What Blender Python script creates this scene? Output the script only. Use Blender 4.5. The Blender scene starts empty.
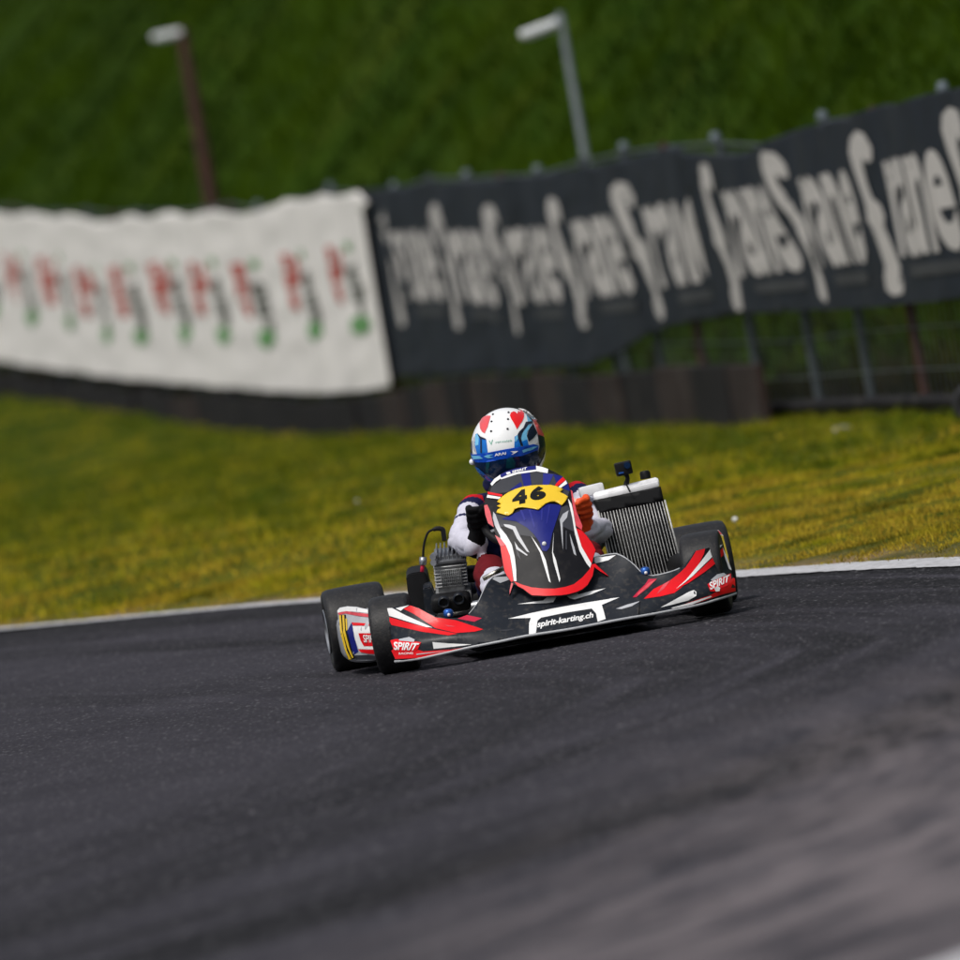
import bpy, bmesh, math, random
import numpy as np
from mathutils import Vector, Matrix, noise
R = math.radians
random.seed(7); rng = np.random.default_rng(11)
scene = bpy.context.scene
COL = scene.collection

# ------------------------------------------------------------------ camera, sky, sun, exposure
CAM_H, DIST, PITCH, ROLL = 1.416, 40.0, math.atan(250/12000), R(10.0)
FPX = 12000.0                                  # focal length in pixels of a 960 px wide frame
cam_d = bpy.data.cameras.new('camera'); cam = bpy.data.objects.new('camera', cam_d); COL.objects.link(cam)
cam_d.sensor_fit = 'HORIZONTAL'; cam_d.sensor_width = 24.0; cam_d.lens = 300.0
cam_d.clip_start = 0.5; cam_d.clip_end = 3000
cam_d.dof.use_dof = True; cam_d.dof.focus_distance = 40.1; cam_d.dof.aperture_fstop = 3.1
CAMM = Matrix.Translation((0, -DIST, CAM_H)) @ Matrix.Rotation(R(90)-PITCH, 4, 'X') @ Matrix.Rotation(-ROLL, 4, 'Z')
cam.matrix_world = CAMM
scene.camera = cam

SUN_EL, SUN_AZ = 58.0, 215.0                   # azimuth the light comes from, clockwise from +Y
world = bpy.data.worlds.new('World'); scene.world = world; world.use_nodes = True
wn = world.node_tree; wn.nodes.clear()
w_out = wn.nodes.new('ShaderNodeOutputWorld'); w_bg = wn.nodes.new('ShaderNodeBackground')
w_sky = wn.nodes.new('ShaderNodeTexSky'); w_sky.sky_type = 'NISHITA'; w_sky.sun_disc = False
w_sky.sun_elevation = R(SUN_EL); w_sky.sun_rotation = R(SUN_AZ)
w_sky.air_density = 1.2; w_sky.dust_density = 4.0; w_sky.ozone_density = 1.0
w_hs = wn.nodes.new('ShaderNodeHueSaturation'); w_hs.inputs['Saturation'].default_value = 0.45
wn.links.new(w_sky.outputs[0], w_hs.inputs['Color']); wn.links.new(w_hs.outputs[0], w_bg.inputs['Color'])
w_bg.inputs['Strength'].default_value = 0.095
wn.links.new(w_bg.outputs[0], w_out.inputs[0])
sun_d = bpy.data.lights.new('sun', 'SUN'); sun_d.energy = 1.5; sun_d.angle = R(14); sun_d.color = (1, .965, .91)
sun = bpy.data.objects.new('sun', sun_d); COL.objects.link(sun)
_az, _el = R(SUN_AZ), R(SUN_EL)
_to = Vector((math.sin(_az)*math.cos(_el), math.cos(_az)*math.cos(_el), math.sin(_el)))
sun.rotation_euler = _to.to_track_quat('Z', 'Y').to_euler(); sun.location = (0, -20, 30)
vs = scene.view_settings
scene.display_settings.display_device = 'sRGB'
vs.view_transform = 'Standard'; vs.look = 'None'; vs.exposure = 0.4; vs.gamma = 1.0; vs.use_curve_mapping = False
scene.cycles.max_bounces = 8

# ------------------------------------------------------------------ helpers
def tag(o, label=None, cat=None, group=None, kind=None):
    if label: o['label'] = label
    if cat: o['category'] = cat
    if group: o['group'] = group
    if kind: o['kind'] = kind
    return o

def empty(name, loc=(0, 0, 0), rz=0, parent=None):
    o = bpy.data.objects.new(name, None); COL.objects.link(o)
    o.location = loc; o.rotation_euler = (0, 0, rz); o.empty_display_size = .1
    if parent: o.parent = parent
    return o

def link(name, me, mat=None, parent=None, smooth=True):
    o = bpy.data.objects.new(name, me); COL.objects.link(o)
    if mat is not None and len(me.materials) == 0: me.materials.append(mat)
    if parent is not None: o.parent = parent
    if smooth:
        me.shade_smooth()
    return o

def from_bm(name, bm, mat=None, parent=None, smooth=True, sharp=None):
    me = bpy.data.meshes.new(name)
    bm.normal_update(); bm.to_mesh(me); bm.free()
    o = link(name, me, mat, parent, smooth)
    if smooth and sharp is not None:
        me.set_sharp_from_angle(angle=R(sharp))
    return o

def grid_mesh(name, P, nu, nv, mat, parent=None, smooth=True, uv=None):
    """P: (nv*nu,3) array, rows of nu."""
    idx = np.arange(nu*nv).reshape(nv, nu)
    f = np.stack([idx[:-1, :-1], idx[:-1, 1:], idx[1:, 1:], idx[1:, :-1]], -1).reshape(-1, 4)
    return np_mesh(name, P, f, mat, parent, smooth, uv)

def np_mesh(name, P, F, mat, parent=None, smooth=True, uv=None, col=None):
    me = bpy.data.meshes.new(name)
    n, k = F.shape
    me.vertices.add(len(P)); me.vertices.foreach_set('co', np.asarray(P, np.float32).ravel())
    me.loops.add(n*k); me.loops.foreach_set('vertex_index', F.astype(np.int32).ravel())
    me.polygons.add(n); me.polygons.foreach_set('loop_start', np.arange(0, n*k, k, dtype=np.int32))
    me.polygons.foreach_set('loop_total', np.full(n, k, np.int32))
    me.update(calc_edges=True)
    if uv is not None:
        l = me.uv_layers.new(name='track'); l.data.foreach_set('uv', uv[F.ravel()].astype(np.float32).ravel())
    if col is not None:
        a = me.color_attributes.new('Col', 'FLOAT_COLOR', 'POINT')
        c4 = np.ones((len(P), 4), np.float32); c4[:, :3] = col; a.data.foreach_set('color', c4.ravel())
    me.validate()
    return link(name, me, mat, parent, smooth)

def add_box(bm, c, s, rot=None, bevel=0.0, seg=2):
    g = bmesh.ops.create_cube(bm, size=1)
    vs_ = g['verts']
    for v in vs_: v.co = Vector((v.co.x*s[0], v.co.y*s[1], v.co.z*s[2]))
    if bevel > 0:
        es = list({e for v in vs_ for e in v.link_edges})
        r = bmesh.ops.bevel(bm, geom=es, offset=bevel, segments=seg, affect='EDGES', profile=.6)
        vs_ = list(set(r['verts']) | {v for v in vs_ if v.is_valid})
    m = Matrix.Translation(c) @ (rot.to_4x4() if rot is not None else Matrix())
    for v in vs_: v.co = m @ v.co
    return vs_

def smooth_path(pts, n=6):
    pts = [Vector(p) for p in pts]
    if len(pts) < 3: return pts
    out = []
    for i in range(len(pts)-1):
        p0 = pts[max(i-1, 0)]; p1 = pts[i]; p2 = pts[i+1]; p3 = pts[min(i+2, len(pts)-1)]
        for k in range(n):
            t = k/n
            out.append(.5*((2*p1)+(-p0+p2)*t+(2*p0-5*p1+4*p2-p3)*t*t+(-p0+3*p1-3*p2+p3)*t**3))
    out.append(pts[-1]); return out

def add_tube(bm, pts, r, seg=10, smooth=0, cap=True):
    """r: number or list of one per point"""
    if smooth and len(pts) > 2:
        n0 = len(pts)
        rs = r if isinstance(r, (list, tuple)) else [r]*n0
        P = smooth_path(pts, smooth)
        rr = [rs[min(int(i/smooth), n0-1)]*(1-(i/smooth) % 1)+rs[min(int(i/smooth)+1, n0-1)]*((i/smooth) % 1) for i in range(len(P))]
    else:
        P = [Vector(p) for p in pts]; rr = r if isinstance(r, (list, tuple)) else [r]*len(P)
    rings = []; prev = None
    for i, p in enumerate(P):
        t = (P[min(i+1, len(P)-1)]-P[max(i-1, 0)]).normalized()
        if prev is None:
            a = Vector((0, 0, 1)) if abs(t.z) < .9 else Vector((1, 0, 0))
            n = t.cross(a).normalized()
        else:
            n = (prev-t*prev.dot(t)).normalized()
        prev = n; b = t.cross(n)
        rings.append([bm.verts.new(p+(n*math.cos(2*math.pi*k/seg)+b*math.sin(2*math.pi*k/seg))*rr[i]) for k in range(seg)])
    for a, b in zip(rings[:-1], rings[1:]):
        for k in range(seg):
            bm.faces.new((a[k], a[(k+1) % seg], b[(k+1) % seg], b[k]))
    if cap:
        bm.faces.new(rings[0][::-1]); bm.faces.new(rings[-1])

def add_lathe(bm, prof, seg=40, m=None, closed=False):
    """profile of (radius, along x); axis = X"""
    m = m or Matrix(); rings = []
    for r, x in prof:
        rings.append([bm.verts.new(m @ Vector((x, r*math.cos(2*math.pi*k/seg), r*math.sin(2*math.pi*k/seg)))) for k in range(seg)])
    prs = list(zip(rings[:-1], rings[1:])) + ([(rings[-1], rings[0])] if closed else [])
    for a, b in prs:
        for k in range(seg):
            bm.faces.new((a[k], b[k], b[(k+1) % seg], a[(k+1) % seg]))
    return rings

def capsule_body(name, chains, voxel, mat, parent, it=6, wrinkle=0, wscale=30):
    """one continuous skin around chains of (point, radius)"""
    bm = bmesh.new()
    for ch in chains:
        for (p, r) in ch:
            g = bmesh.ops.create_icosphere(bm, subdivisions=3, radius=r)
            for v in g['verts']: v.co += Vector(p)
        for (p, r), (q, s) in zip(ch[:-1], ch[1:]):
            if (Vector(p)-Vector(q)).length > 1e-4: add_tube(bm, [p, q], [r, s], 20)
    me = bpy.data.meshes.new(name); bm.to_mesh(me); bm.free()
    o = bpy.data.objects.new(name, me); COL.objects.link(o)
    md = o.modifiers.new('r', 'REMESH'); md.mode = 'VOXEL'; md.voxel_size = voxel
    ms = o.modifiers.new('s', 'SMOOTH'); ms.factor = .5; ms.iterations = it
    dg = bpy.context.evaluated_depsgraph_get(); dg.update()
    me2 = bpy.data.meshes.new_from_object(o.evaluated_get(dg))
    bpy.data.objects.remove(o); bpy.data.meshes.remove(me)
    me2.name = name
    if wrinkle:
        nrm = [v.normal.copy() for v in me2.vertices]
        for v, n in zip(me2.vertices, nrm):
            c = v.co*wscale
            q = Vector((c.x*.8, c.y*.8, c.z*1.9))+Vector((5, 2, 1)); v.co += n*wrinkle*(.35*noise.noise(c*.7)-1.1*(1-min(1, abs(noise.noise(q))*2.2))**2.2+.25)
    return link(name, me2, mat, parent)

# ---- materials
def nd(nt, t, **kw):
    n = nt.nodes.new(t)
    for k, v in kw.items(): setattr(n, k, v)
    return n

def M(name, col, rough=.5, metal=0., coat=0., var=.12, scale=14., bump=0., bscale=180., spec=.5, dirt=0.0, sheen=0.):
    m = bpy.data.materials.new(name); m.use_nodes = True; nt = m.node_tree
    b = nt.nodes['Principled BSDF']
    tc = nd(nt, 'ShaderNodeTexCoord')
    nz = nd(nt, 'ShaderNodeTexNoise'); nz.inputs['Scale'].default_value = scale; nz.inputs['Detail'].default_value = 6
    nz.inputs['Roughness'].default_value = .65
    nt.links.new(tc.outputs['Object'], nz.inputs['Vector'])
    mr = nd(nt, 'ShaderNodeMapRange'); mr.inputs['From Min'].default_value = .25; mr.inputs['From Max'].default_value = .75
    mr.inputs['To Min'].default_value = 1-var; mr.inputs['To Max'].default_value = 1+var
    nt.links.new(nz.outputs['Fac'], mr.inputs['Value'])
    vm = nd(nt, 'ShaderNodeVectorMath', operation='SCALE'); vm.inputs[0].default_value = col
    nt.links.new(mr.outputs[0], vm.inputs['Scale'])
    src = vm.outputs[0]
    if dirt:
        n2 = nd(nt, 'ShaderNodeTexNoise'); n2.inputs['Scale'].default_value = scale*2.7; n2.inputs['Detail'].default_value = 8
        nt.links.new(tc.outputs['Object'], n2.inputs['Vector'])
        r2 = nd(nt, 'ShaderNodeMapRange'); r2.inputs['From Min'].default_value = .52; r2.inputs['From Max'].default_value = .72
        r2.inputs['To Max'].default_value = dirt
        nt.links.new(n2.outputs['Fac'], r2.inputs['Value'])
        mx = nd(nt, 'ShaderNodeMix', data_type='RGBA'); mx.inputs['B'].default_value = (.09, .08, .07, 1)
        nt.links.new(r2.outputs[0], mx.inputs['Factor']); nt.links.new(src, mx.inputs['A']); src = mx.outputs['Result']
    nt.links.new(src, b.inputs['Base Color'])
    rr = nd(nt, 'ShaderNodeMapRange'); rr.inputs['To Min'].default_value = max(rough-.1, .02); rr.inputs['To Max'].default_value = min(rough+.12, 1)
    nt.links.new(nz.outputs['Fac'], rr.inputs['Value']); nt.links.new(rr.outputs[0], b.inputs['Roughness'])
    b.inputs['Metallic'].default_value = metal; b.inputs['Coat Weight'].default_value = coat; b.inputs['Coat Roughness'].default_value = .08
    b.inputs['Specular IOR Level'].default_value = spec
    if sheen: b.inputs['Sheen Weight'].default_value = sheen
    if bump:
        n3 = nd(nt, 'ShaderNodeTexNoise'); n3.inputs['Scale'].default_value = bscale; n3.inputs['Detail'].default_value = 4
        nt.links.new(tc.outputs['Object'], n3.inputs['Vector'])
        bp = nd(nt, 'ShaderNodeBump'); bp.inputs['Strength'].default_value = bump; bp.inputs['Distance'].default_value = .004
        nt.links.new(n3.outputs['Fac'], bp.inputs['Height']); nt.links.new(bp.outputs[0], b.inputs['Normal'])
    return m

MAT = dict(
    navy=M('charcoal_plastic', (.012, .015, .021), .38, coat=.03, spec=.18, dirt=.4, scale=22),
    black_gloss=M('black_print', (.006, .006, .008), .4, coat=.02, spec=.15, dirt=.12),
    grey_print=M('grey_print', (.042, .044, .053), .38, coat=.03, spec=.18),
    silver_print=M('silver_print', (.42, .43, .46), .35, coat=.2),
    white=M('white_print', (.80, .80, .80), .35, coat=.04, spec=.22, var=.06, dirt=.12),
    red=M('red_print', (.72, .006, .012), .32, coat=.04, spec=.22, var=.1, dirt=.06),
    crimson=M('crimson_print', (.50, .015, .05), .35, coat=.04, spec=.22),
    pink=M('faded_red_print', (.62, .055, .075), .45, var=.25, scale=40),
    blue=M('deep_blue_print', (.005, .010, .16), .36, coat=.04, spec=.22),
    violet=M('violet_print', (.02, .025, .22), .35, coat=.04, spec=.22),
    yellow=M('yellow_print', (.80, .52, .012), .4, coat=.2, var=.05),
    olive=M('yellow_black_print', (.50, .38, .03), .45),
    ink=M('black_ink', (.006, .006, .007), .5, spec=.15),
    rubber=M('tyre_rubber', (.013, .013, .0145), .52, var=.4, scale=30, spec=.3, bump=.25, bscale=160, dirt=.22),
    blackmat=M('black_matt_plastic', (.007, .007, .008), .55, spec=.2, var=.3, bump=.1),
    steel=M('dull_steel', (.33, .34, .36), .38, metal=.9, var=.25, scale=30),
    alloy=M('cast_alloy', (.36, .365, .37), .5, metal=.45, var=.35, scale=45, bump=.2, dirt=.45),
    chrome=M('chromed_tube', (.62, .58, .50), .25, metal=1., var=.15),
    fins=M('radiator_tube', (.50, .50, .49), .45, metal=.3, var=.3, scale=60, dirt=.5),
    core=M('radiator_core', (.006, .006, .007), .7),
    tank=M('white_radiator_tank', (.80, .80, .82), .4, var=.08, dirt=.2),
    cap=M('blue_anodised', (.03, .12, .45), .3, metal=.6),
    lip=M('pale_bumper_edge', (.40, .41, .43), .4, dirt=.3),
    suit_w=M('white_suit_cloth', (.56, .55, .64), .75, var=.1, scale=25, bump=.25, bscale=260, dirt=.12),
    suit_r=M('red_suit_cloth', (.52, .008, .015), .8, spec=.15, var=.15, bump=.25, bscale=260),
    suit_b=M('navy_suit_cloth', (.010, .012, .055), .8, spec=.15, var=.2, bump=.25, bscale=260),
    suit_m=M('maroon_suit_cloth', (.12, .006, .010), .8, spec=.15, var=.25, bump=.25, bscale=260),
    glove_k=M('black_glove', (.005, .005, .006), .7, spec=.12, var=.3, bump=.3, bscale=220),
    glove_o=M('orange_glove', (.85, .085, .008), .55, var=.1, bump=.3, bscale=220),
    glove_p=M('pale_fingertip', (.75, .42, .33), .5),
    h_white=M('helmet_white', (.80, .81, .82), .18, coat=.12, spec=.22, var=.03),
    h_blue=M('helmet_blue', (.008, .15, .56), .2, coat=.12, spec=.22, var=.15),
    h_sky=M('helmet_sky_blue', (.16, .48, .74), .2, coat=.12, spec=.22, var=.15),
    h_navy=M('helmet_navy', (.01, .016, .035), .2, coat=.12, spec=.22),
    h_red=M('helmet_red', (.75, .012, .015), .2, coat=.12, spec=.22, var=.05),
    h_rose=M('helmet_rose', (.72, .08, .09), .3, coat=.2),
    h_green=M('helmet_green_print', (.12, .42, .30), .4),
    visor=M('tinted_visor', (.004, .018, .06), .16, var=.2, spec=.3),
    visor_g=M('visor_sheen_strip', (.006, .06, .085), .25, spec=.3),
    vis_top=M('visor_top_band', (.006, .07, .50), .25, coat=.2, var=.2, spec=.3),
    maroon=M('maroon_seat', (.14, .01, .015), .4),
)

# ---- pixel rays (the photograph's 960 px frame) used to measure real places
CAMR = CAMM.to_3x3(); CAMP = CAMM.translation
def ray(px, py):
    return (CAMR @ Vector(((px-480)/FPX, (480-py)/FPX, -1)))
KART_LOC, KART_YAW = Vector((.17, 0, 0)), R(4.0)
KM = Matrix.Translation(KART_LOC) @ Matrix.Rotation(KART_YAW, 4, 'Z')
KI = KM.inverted(); KO = KI @ CAMP; KR = KI.to_3x3()
def K(px, py, y):
    """kart-local point seen at a pixel, at the kart-local depth y (0 = front axle, + = rearwards)"""
    d = KR @ ray(px, py); t = (y-KO.y)/d.y
    return KO+d*t
def hit_surf(f):
    def h(px, py, off=0.):
        y = 0.
        for _ in range(14):
            p = K(px, py, y); y = f(p.x, p.z)
        return Vector((p.x, y-off, p.z))
    return h
def hit_flat(y): return hit_surf(lambda x, z: y)

def cut_map(bm, hit, off, step):
    if step:
        xs = [v.co.x for v in bm.verts]; ys = [v.co.y for v in bm.verts]
        for ax, lo, hi in ((0, min(xs), max(xs)), (1, min(ys), max(ys))):
            n = int((hi-lo)/step)
            for i in range(1, n+1):
                c = [0, 0, 0]; no = [0, 0, 0]; c[ax] = lo+(hi-lo)*i/(n+1); no[ax] = 1
                bmesh.ops.bisect_plane(bm, geom=bm.verts[:]+bm.edges[:]+bm.faces[:], plane_co=c, plane_no=no, dist=1e-5)
    for v in bm.verts: v.co = hit(v.co.x, v.co.y, off)

def poly_bm(polys):
    bm = bmesh.new()
    for p in polys:
        vs_ = [bm.verts.new((x, -y, 0)) for x, y in p]
        bm.faces.new(vs_)
    bm.normal_update()
    for f in bm.faces:
        if f.normal.z < 0: f.normal_flip()
    bmesh.ops.triangulate(bm, faces=bm.faces[:], ngon_method='EAR_CLIP')
    for v in bm.verts: v.co.y *= -1          # back to pixel y (mirrors, so the winding is fixed by the hit mapping)
    return bm

def patch(name, polys, hit, off, mat, parent, step=4, thick=0., smooth=True, curve=0):
    if isinstance(polys[0][0], (int, float)): polys = [polys]
    if curve: polys = [curvy(p, curve) for p in polys]
    bm = poly_bm(polys); cut_map(bm, hit, off, step)
    o = from_bm(name, bm, mat, parent, smooth)
    if thick:
        md = o.modifiers.new('thickness', 'SOLIDIFY'); md.thickness = thick; md.offset = -1
    return o

def curvy(p, n=3):
    q = []
    L = len(p)
    for i in range(L):
        p0, p1, p2, p3 = (Vector(p[(i+k-1) % L]) for k in range(4))
        for k in range(n):
            t = k/n
            v = .5*((2*p1)+(-p0+p2)*t+(2*p0-5*p1+4*p2-p3)*t*t+(-p0+3*p1-3*p2+p3)*t**3)
            q.append((v.x, v.y))
    return q

def crop(ox, oy, s):
    return lambda pts: [(ox+x/s, oy+y/s) for x, y in pts]

def text_mesh(s, bold=.0, shear=0., space=1.):
    c = bpy.data.curves.new('t', 'FONT'); c.body = s; c.offset = bold; c.shear = shear; c.space_character = space; c.resolution_u = 4
    o = bpy.data.objects.new('t', c); COL.objects.link(o)
    dg = bpy.context.evaluated_depsgraph_get(); dg.update()
    me = bpy.data.meshes.new_from_object(o.evaluated_get(dg))
    bpy.data.objects.remove(o); bpy.data.curves.remove(c)
    co = np.array([v.co[:] for v in me.vertices])
    lo, hi = co.min(0), co.max(0)
    for v in me.vertices:
        v.co = ((v.co.x-lo[0])/(hi[0]-lo[0]), (v.co.y-lo[1])/(hi[1]-lo[1]), 0)
    return me

def lettering(name, s, quad, hit, off, mat, parent, bold=.02, shear=0., step=0, space=1.):
    """quad: pixel TL, TR, BR, BL of the text's box"""
    me = text_mesh(s, bold, shear, space)
    bm = bmesh.new(); bm.from_mesh(me); bpy.data.meshes.remove(me)
    tl, tr, br, bl = [Vector(q) for q in quad]
    for v in bm.verts:
        a, b = v.co.x, v.co.y
        p = (bl*(1-a)+br*a)*(1-b)+(tl*(1-a)+tr*a)*b
        v.co = (p.x, p.y, 0)
    cut_map(bm, hit, off, step)
    return from_bm(name, bm, mat, parent, False)

# ------------------------------------------------------------------ terrain functions (world X, D = Y + 40)
def fence_x(D):
    D = np.asarray(D, float)
    return np.where(D < 85, 2.3+.112*(60-D), -.5-.1357*(D-85))
def sstep(a, b, x):
    t = np.clip((x-a)/(b-a), 0, 1); return t*t*(3-2*t)

edge_ctrl = [(-24, 93), (-14, 80), (-9, 71.5), (-5.2, 62.5), (-2.25, 54.2), (-.8, 50.1), (.75, 44.5), (1.58, 41.3), (2.35, 37), (2.7, 32), (2.4, 26.5), (.80, 20.9), (-3.4, 14), (-10, 8), (-20, 3), (-34, 0)]
EDGE = np.array([(p.x, p.y) for p in smooth_path([(x, d, 0) for x, d in edge_ctrl], 24)])
EDGE_T = np.gradient(EDGE, axis=0); EDGE_T /= np.linalg.norm(EDGE_T, axis=1)[:, None]
EDGE_N = np.stack([EDGE_T[:, 1], -EDGE_T[:, 0]], 1)           # towards the inside of the bend
if np.mean(((np.array([-32, 38])-EDGE)*EDGE_N).sum(1)) < 0: EDGE_N = -EDGE_N
EDGE_S = np.concatenate([[0], np.cumsum(np.linalg.norm(np.diff(EDGE, axis=0), axis=1))])

def outside(X, D):
    """distance outside the track's outer edge (negative on the asphalt)"""
    out = np.empty(X.shape); Xf, Df, of = X.ravel(), D.ravel(), out.ravel()
    for i in range(0, len(Xf), 20000):
        q = np.stack([Xf[i:i+20000], Df[i:i+20000]], 1)
        d2 = ((q[:, None, :]-EDGE[None])**2).sum(-1); k = d2.argmin(1)
        of[i:i+20000] = -((q-EDGE[k])*EDGE_N[k]).sum(1)
    return of.reshape(X.shape)

_ph = rng.uniform(0, 6.28, (24, 2)); _dir = rng.normal(size=(24, 2)); _dir /= np.linalg.norm(_dir, axis=1)[:, None]
def wob(X, D, wl, k0=0):
    """cheap smooth random field, about -1..1, feature size wl metres"""
    s = 0.
    for i in range(6):
        j = (k0+i) % 24
        f = 6.283/(wl*(0.6+.25*i))
        s = s+np.sin((X*_dir[j, 0]+D*_dir[j, 1])*f+_ph[j, 0]+1.3*np.sin((X*_dir[j, 1]-D*_dir[j, 0])*f*.6+_ph[j, 1]))
    return s/3.2

def ground_z(X, D, e=None):
    X = np.asarray(X, float); D = np.asarray(D, float)
    if e is None: e = outside(X, D)
    z = np.where(e < 0, -.07, .004+.09*sstep(0, 2.6, e)+.57*sstep(86, 116, D))
    z = z+np.where(e > .3, .018*wob(X, D, 1.3), 0)
    s = (X-fence_x(D))*.992
    h = np.clip(s-.7, 0, None)
    hill = 26*(1-np.exp(-.95*h/26))*sstep(0, 1.5, h)
    z = z+np.where(e > 0, hill+.10*wob(X, D, 2.6, 7)*sstep(0, 2, h), 0)
    return z

# ------------------------------------------------------------------ ground
def mat_ground():
    m = bpy.data.materials.new('verge_soil_and_turf'); m.use_nodes = True; nt = m.node_tree; b = nt.nodes['Principled BSDF']
    tc = nd(nt, 'ShaderNodeTexCoord')
    def nz(sc, det=5):
        n = nd(nt, 'ShaderNodeTexNoise'); n.inputs['Scale'].default_value = sc; n.inputs['Detail'].default_value = det
        nt.links.new(tc.outputs['Object'], n.inputs['Vector']); return n.outputs['Fac']
    def ramp(f, stops):
        r = nd(nt, 'ShaderNodeValToRGB'); e = r.color_ramp.elements
        e[0].position, e[0].color = stops[0][0], (*stops[0][1], 1); e[1].position, e[1].color = stops[-1][0], (*stops[-1][1], 1)
        for p, c in stops[1:-1]:
            x = e.new(p); x.color = (*c, 1)
        nt.links.new(f, r.inputs[0]); return r.outputs[0]
    a = ramp(nz(.5), [(.3, (.007, .021, .001)), (.5, (.016, .040, .002)), (.7, (.034, .052, .003))])
    c = ramp(nz(6), [(.35, (.012, .028, .002)), (.65, (.045, .06, .006))])
    mx = nd(nt, 'ShaderNodeMix', data_type='RGBA'); mx.inputs['Factor'].default_value = .4
    nt.links.new(a, mx.inputs['A']); nt.links.new(c, mx.inputs['B'])
    # bare dry soil along the edge of the asphalt (attribute written from the distance to the edge)
    at = nd(nt, 'ShaderNodeAttribute'); at.attribute_name = 'Col'
    sp = nd(nt, 'ShaderNodeSeparateColor'); nt.links.new(at.outputs['Color'], sp.inputs[0])
    mv = nd(nt, 'ShaderNodeMix', data_type='RGBA'); mv.inputs['B'].default_value = (.10, .10, .010, 1)
    nt.links.new(sp.outputs[1], mv.inputs['Factor']); nt.links.new(mx.outputs['Result'], mv.inputs['A']); mx = mv
    so = ramp(nz(30), [(.3, (.13, .085, .045)), (.7, (.30, .21, .13))])
    m2 = nd(nt, 'ShaderNodeMix', data_type='RGBA'); nt.links.new(sp.outputs[0], m2.inputs['Factor'])
    nt.links.new(mx.outputs['Result'], m2.inputs['A']); nt.links.new(so, m2.inputs['B'])
    nt.links.new(m2.outputs['Result'], b.inputs['Base Color']); b.inputs['Roughness'].default_value = .95
    b.inputs['Specular IOR Level'].default_value = .02
    return m

def axis(parts):
    return np.unique(np.concatenate([np.arange(a, b, s) for a, b, s in parts]+[[parts[-1][1]]]))
ax = axis([(-600, -60, 60), (-60, -12, 4), (-12, -6, .6), (-6, 5, .12), (5, 14, .6), (14, 60, 4), (60, 600, 60)])
ad = axis([(-200, 0, 25), (0, 20, 2), (20, 38, .6), (38, 62, .2), (62, 130, .5), (130, 200, 4), (200, 1200, 60)])
GX, GD = np.meshgrid(ax, ad)
GE = outside(GX, GD)
GZ = ground_z(GX, GD, GE)
P = np.stack([GX.ravel(), GD.ravel()-40, GZ.ravel()], 1)
verge_m = np.where((GE > 0) & (GX-fence_x(GD) < .3), np.clip(.5+.5*wob(GX, GD, 1.2, 5), 0, 1)*(1-.6*sstep(58, 88, GD)), 0)
soil = np.clip(sstep(.5, .03, GE)*(.55+.6*wob(GX, GD, 1.1, 3))*(GE > -.2), 0, 1)
idx = np.arange(GX.size).reshape(GX.shape)
F = np.stack([idx[:-1, :-1], idx[:-1, 1:], idx[1:, 1:], idx[1:, :-1]], -1).reshape(-1, 4)
g = np_mesh('grass_ground', P, F, mat_ground(), col=np.stack([soil.ravel(), verge_m.ravel(), soil.ravel()*0], 1)); tag(g, kind='structure')

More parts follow.
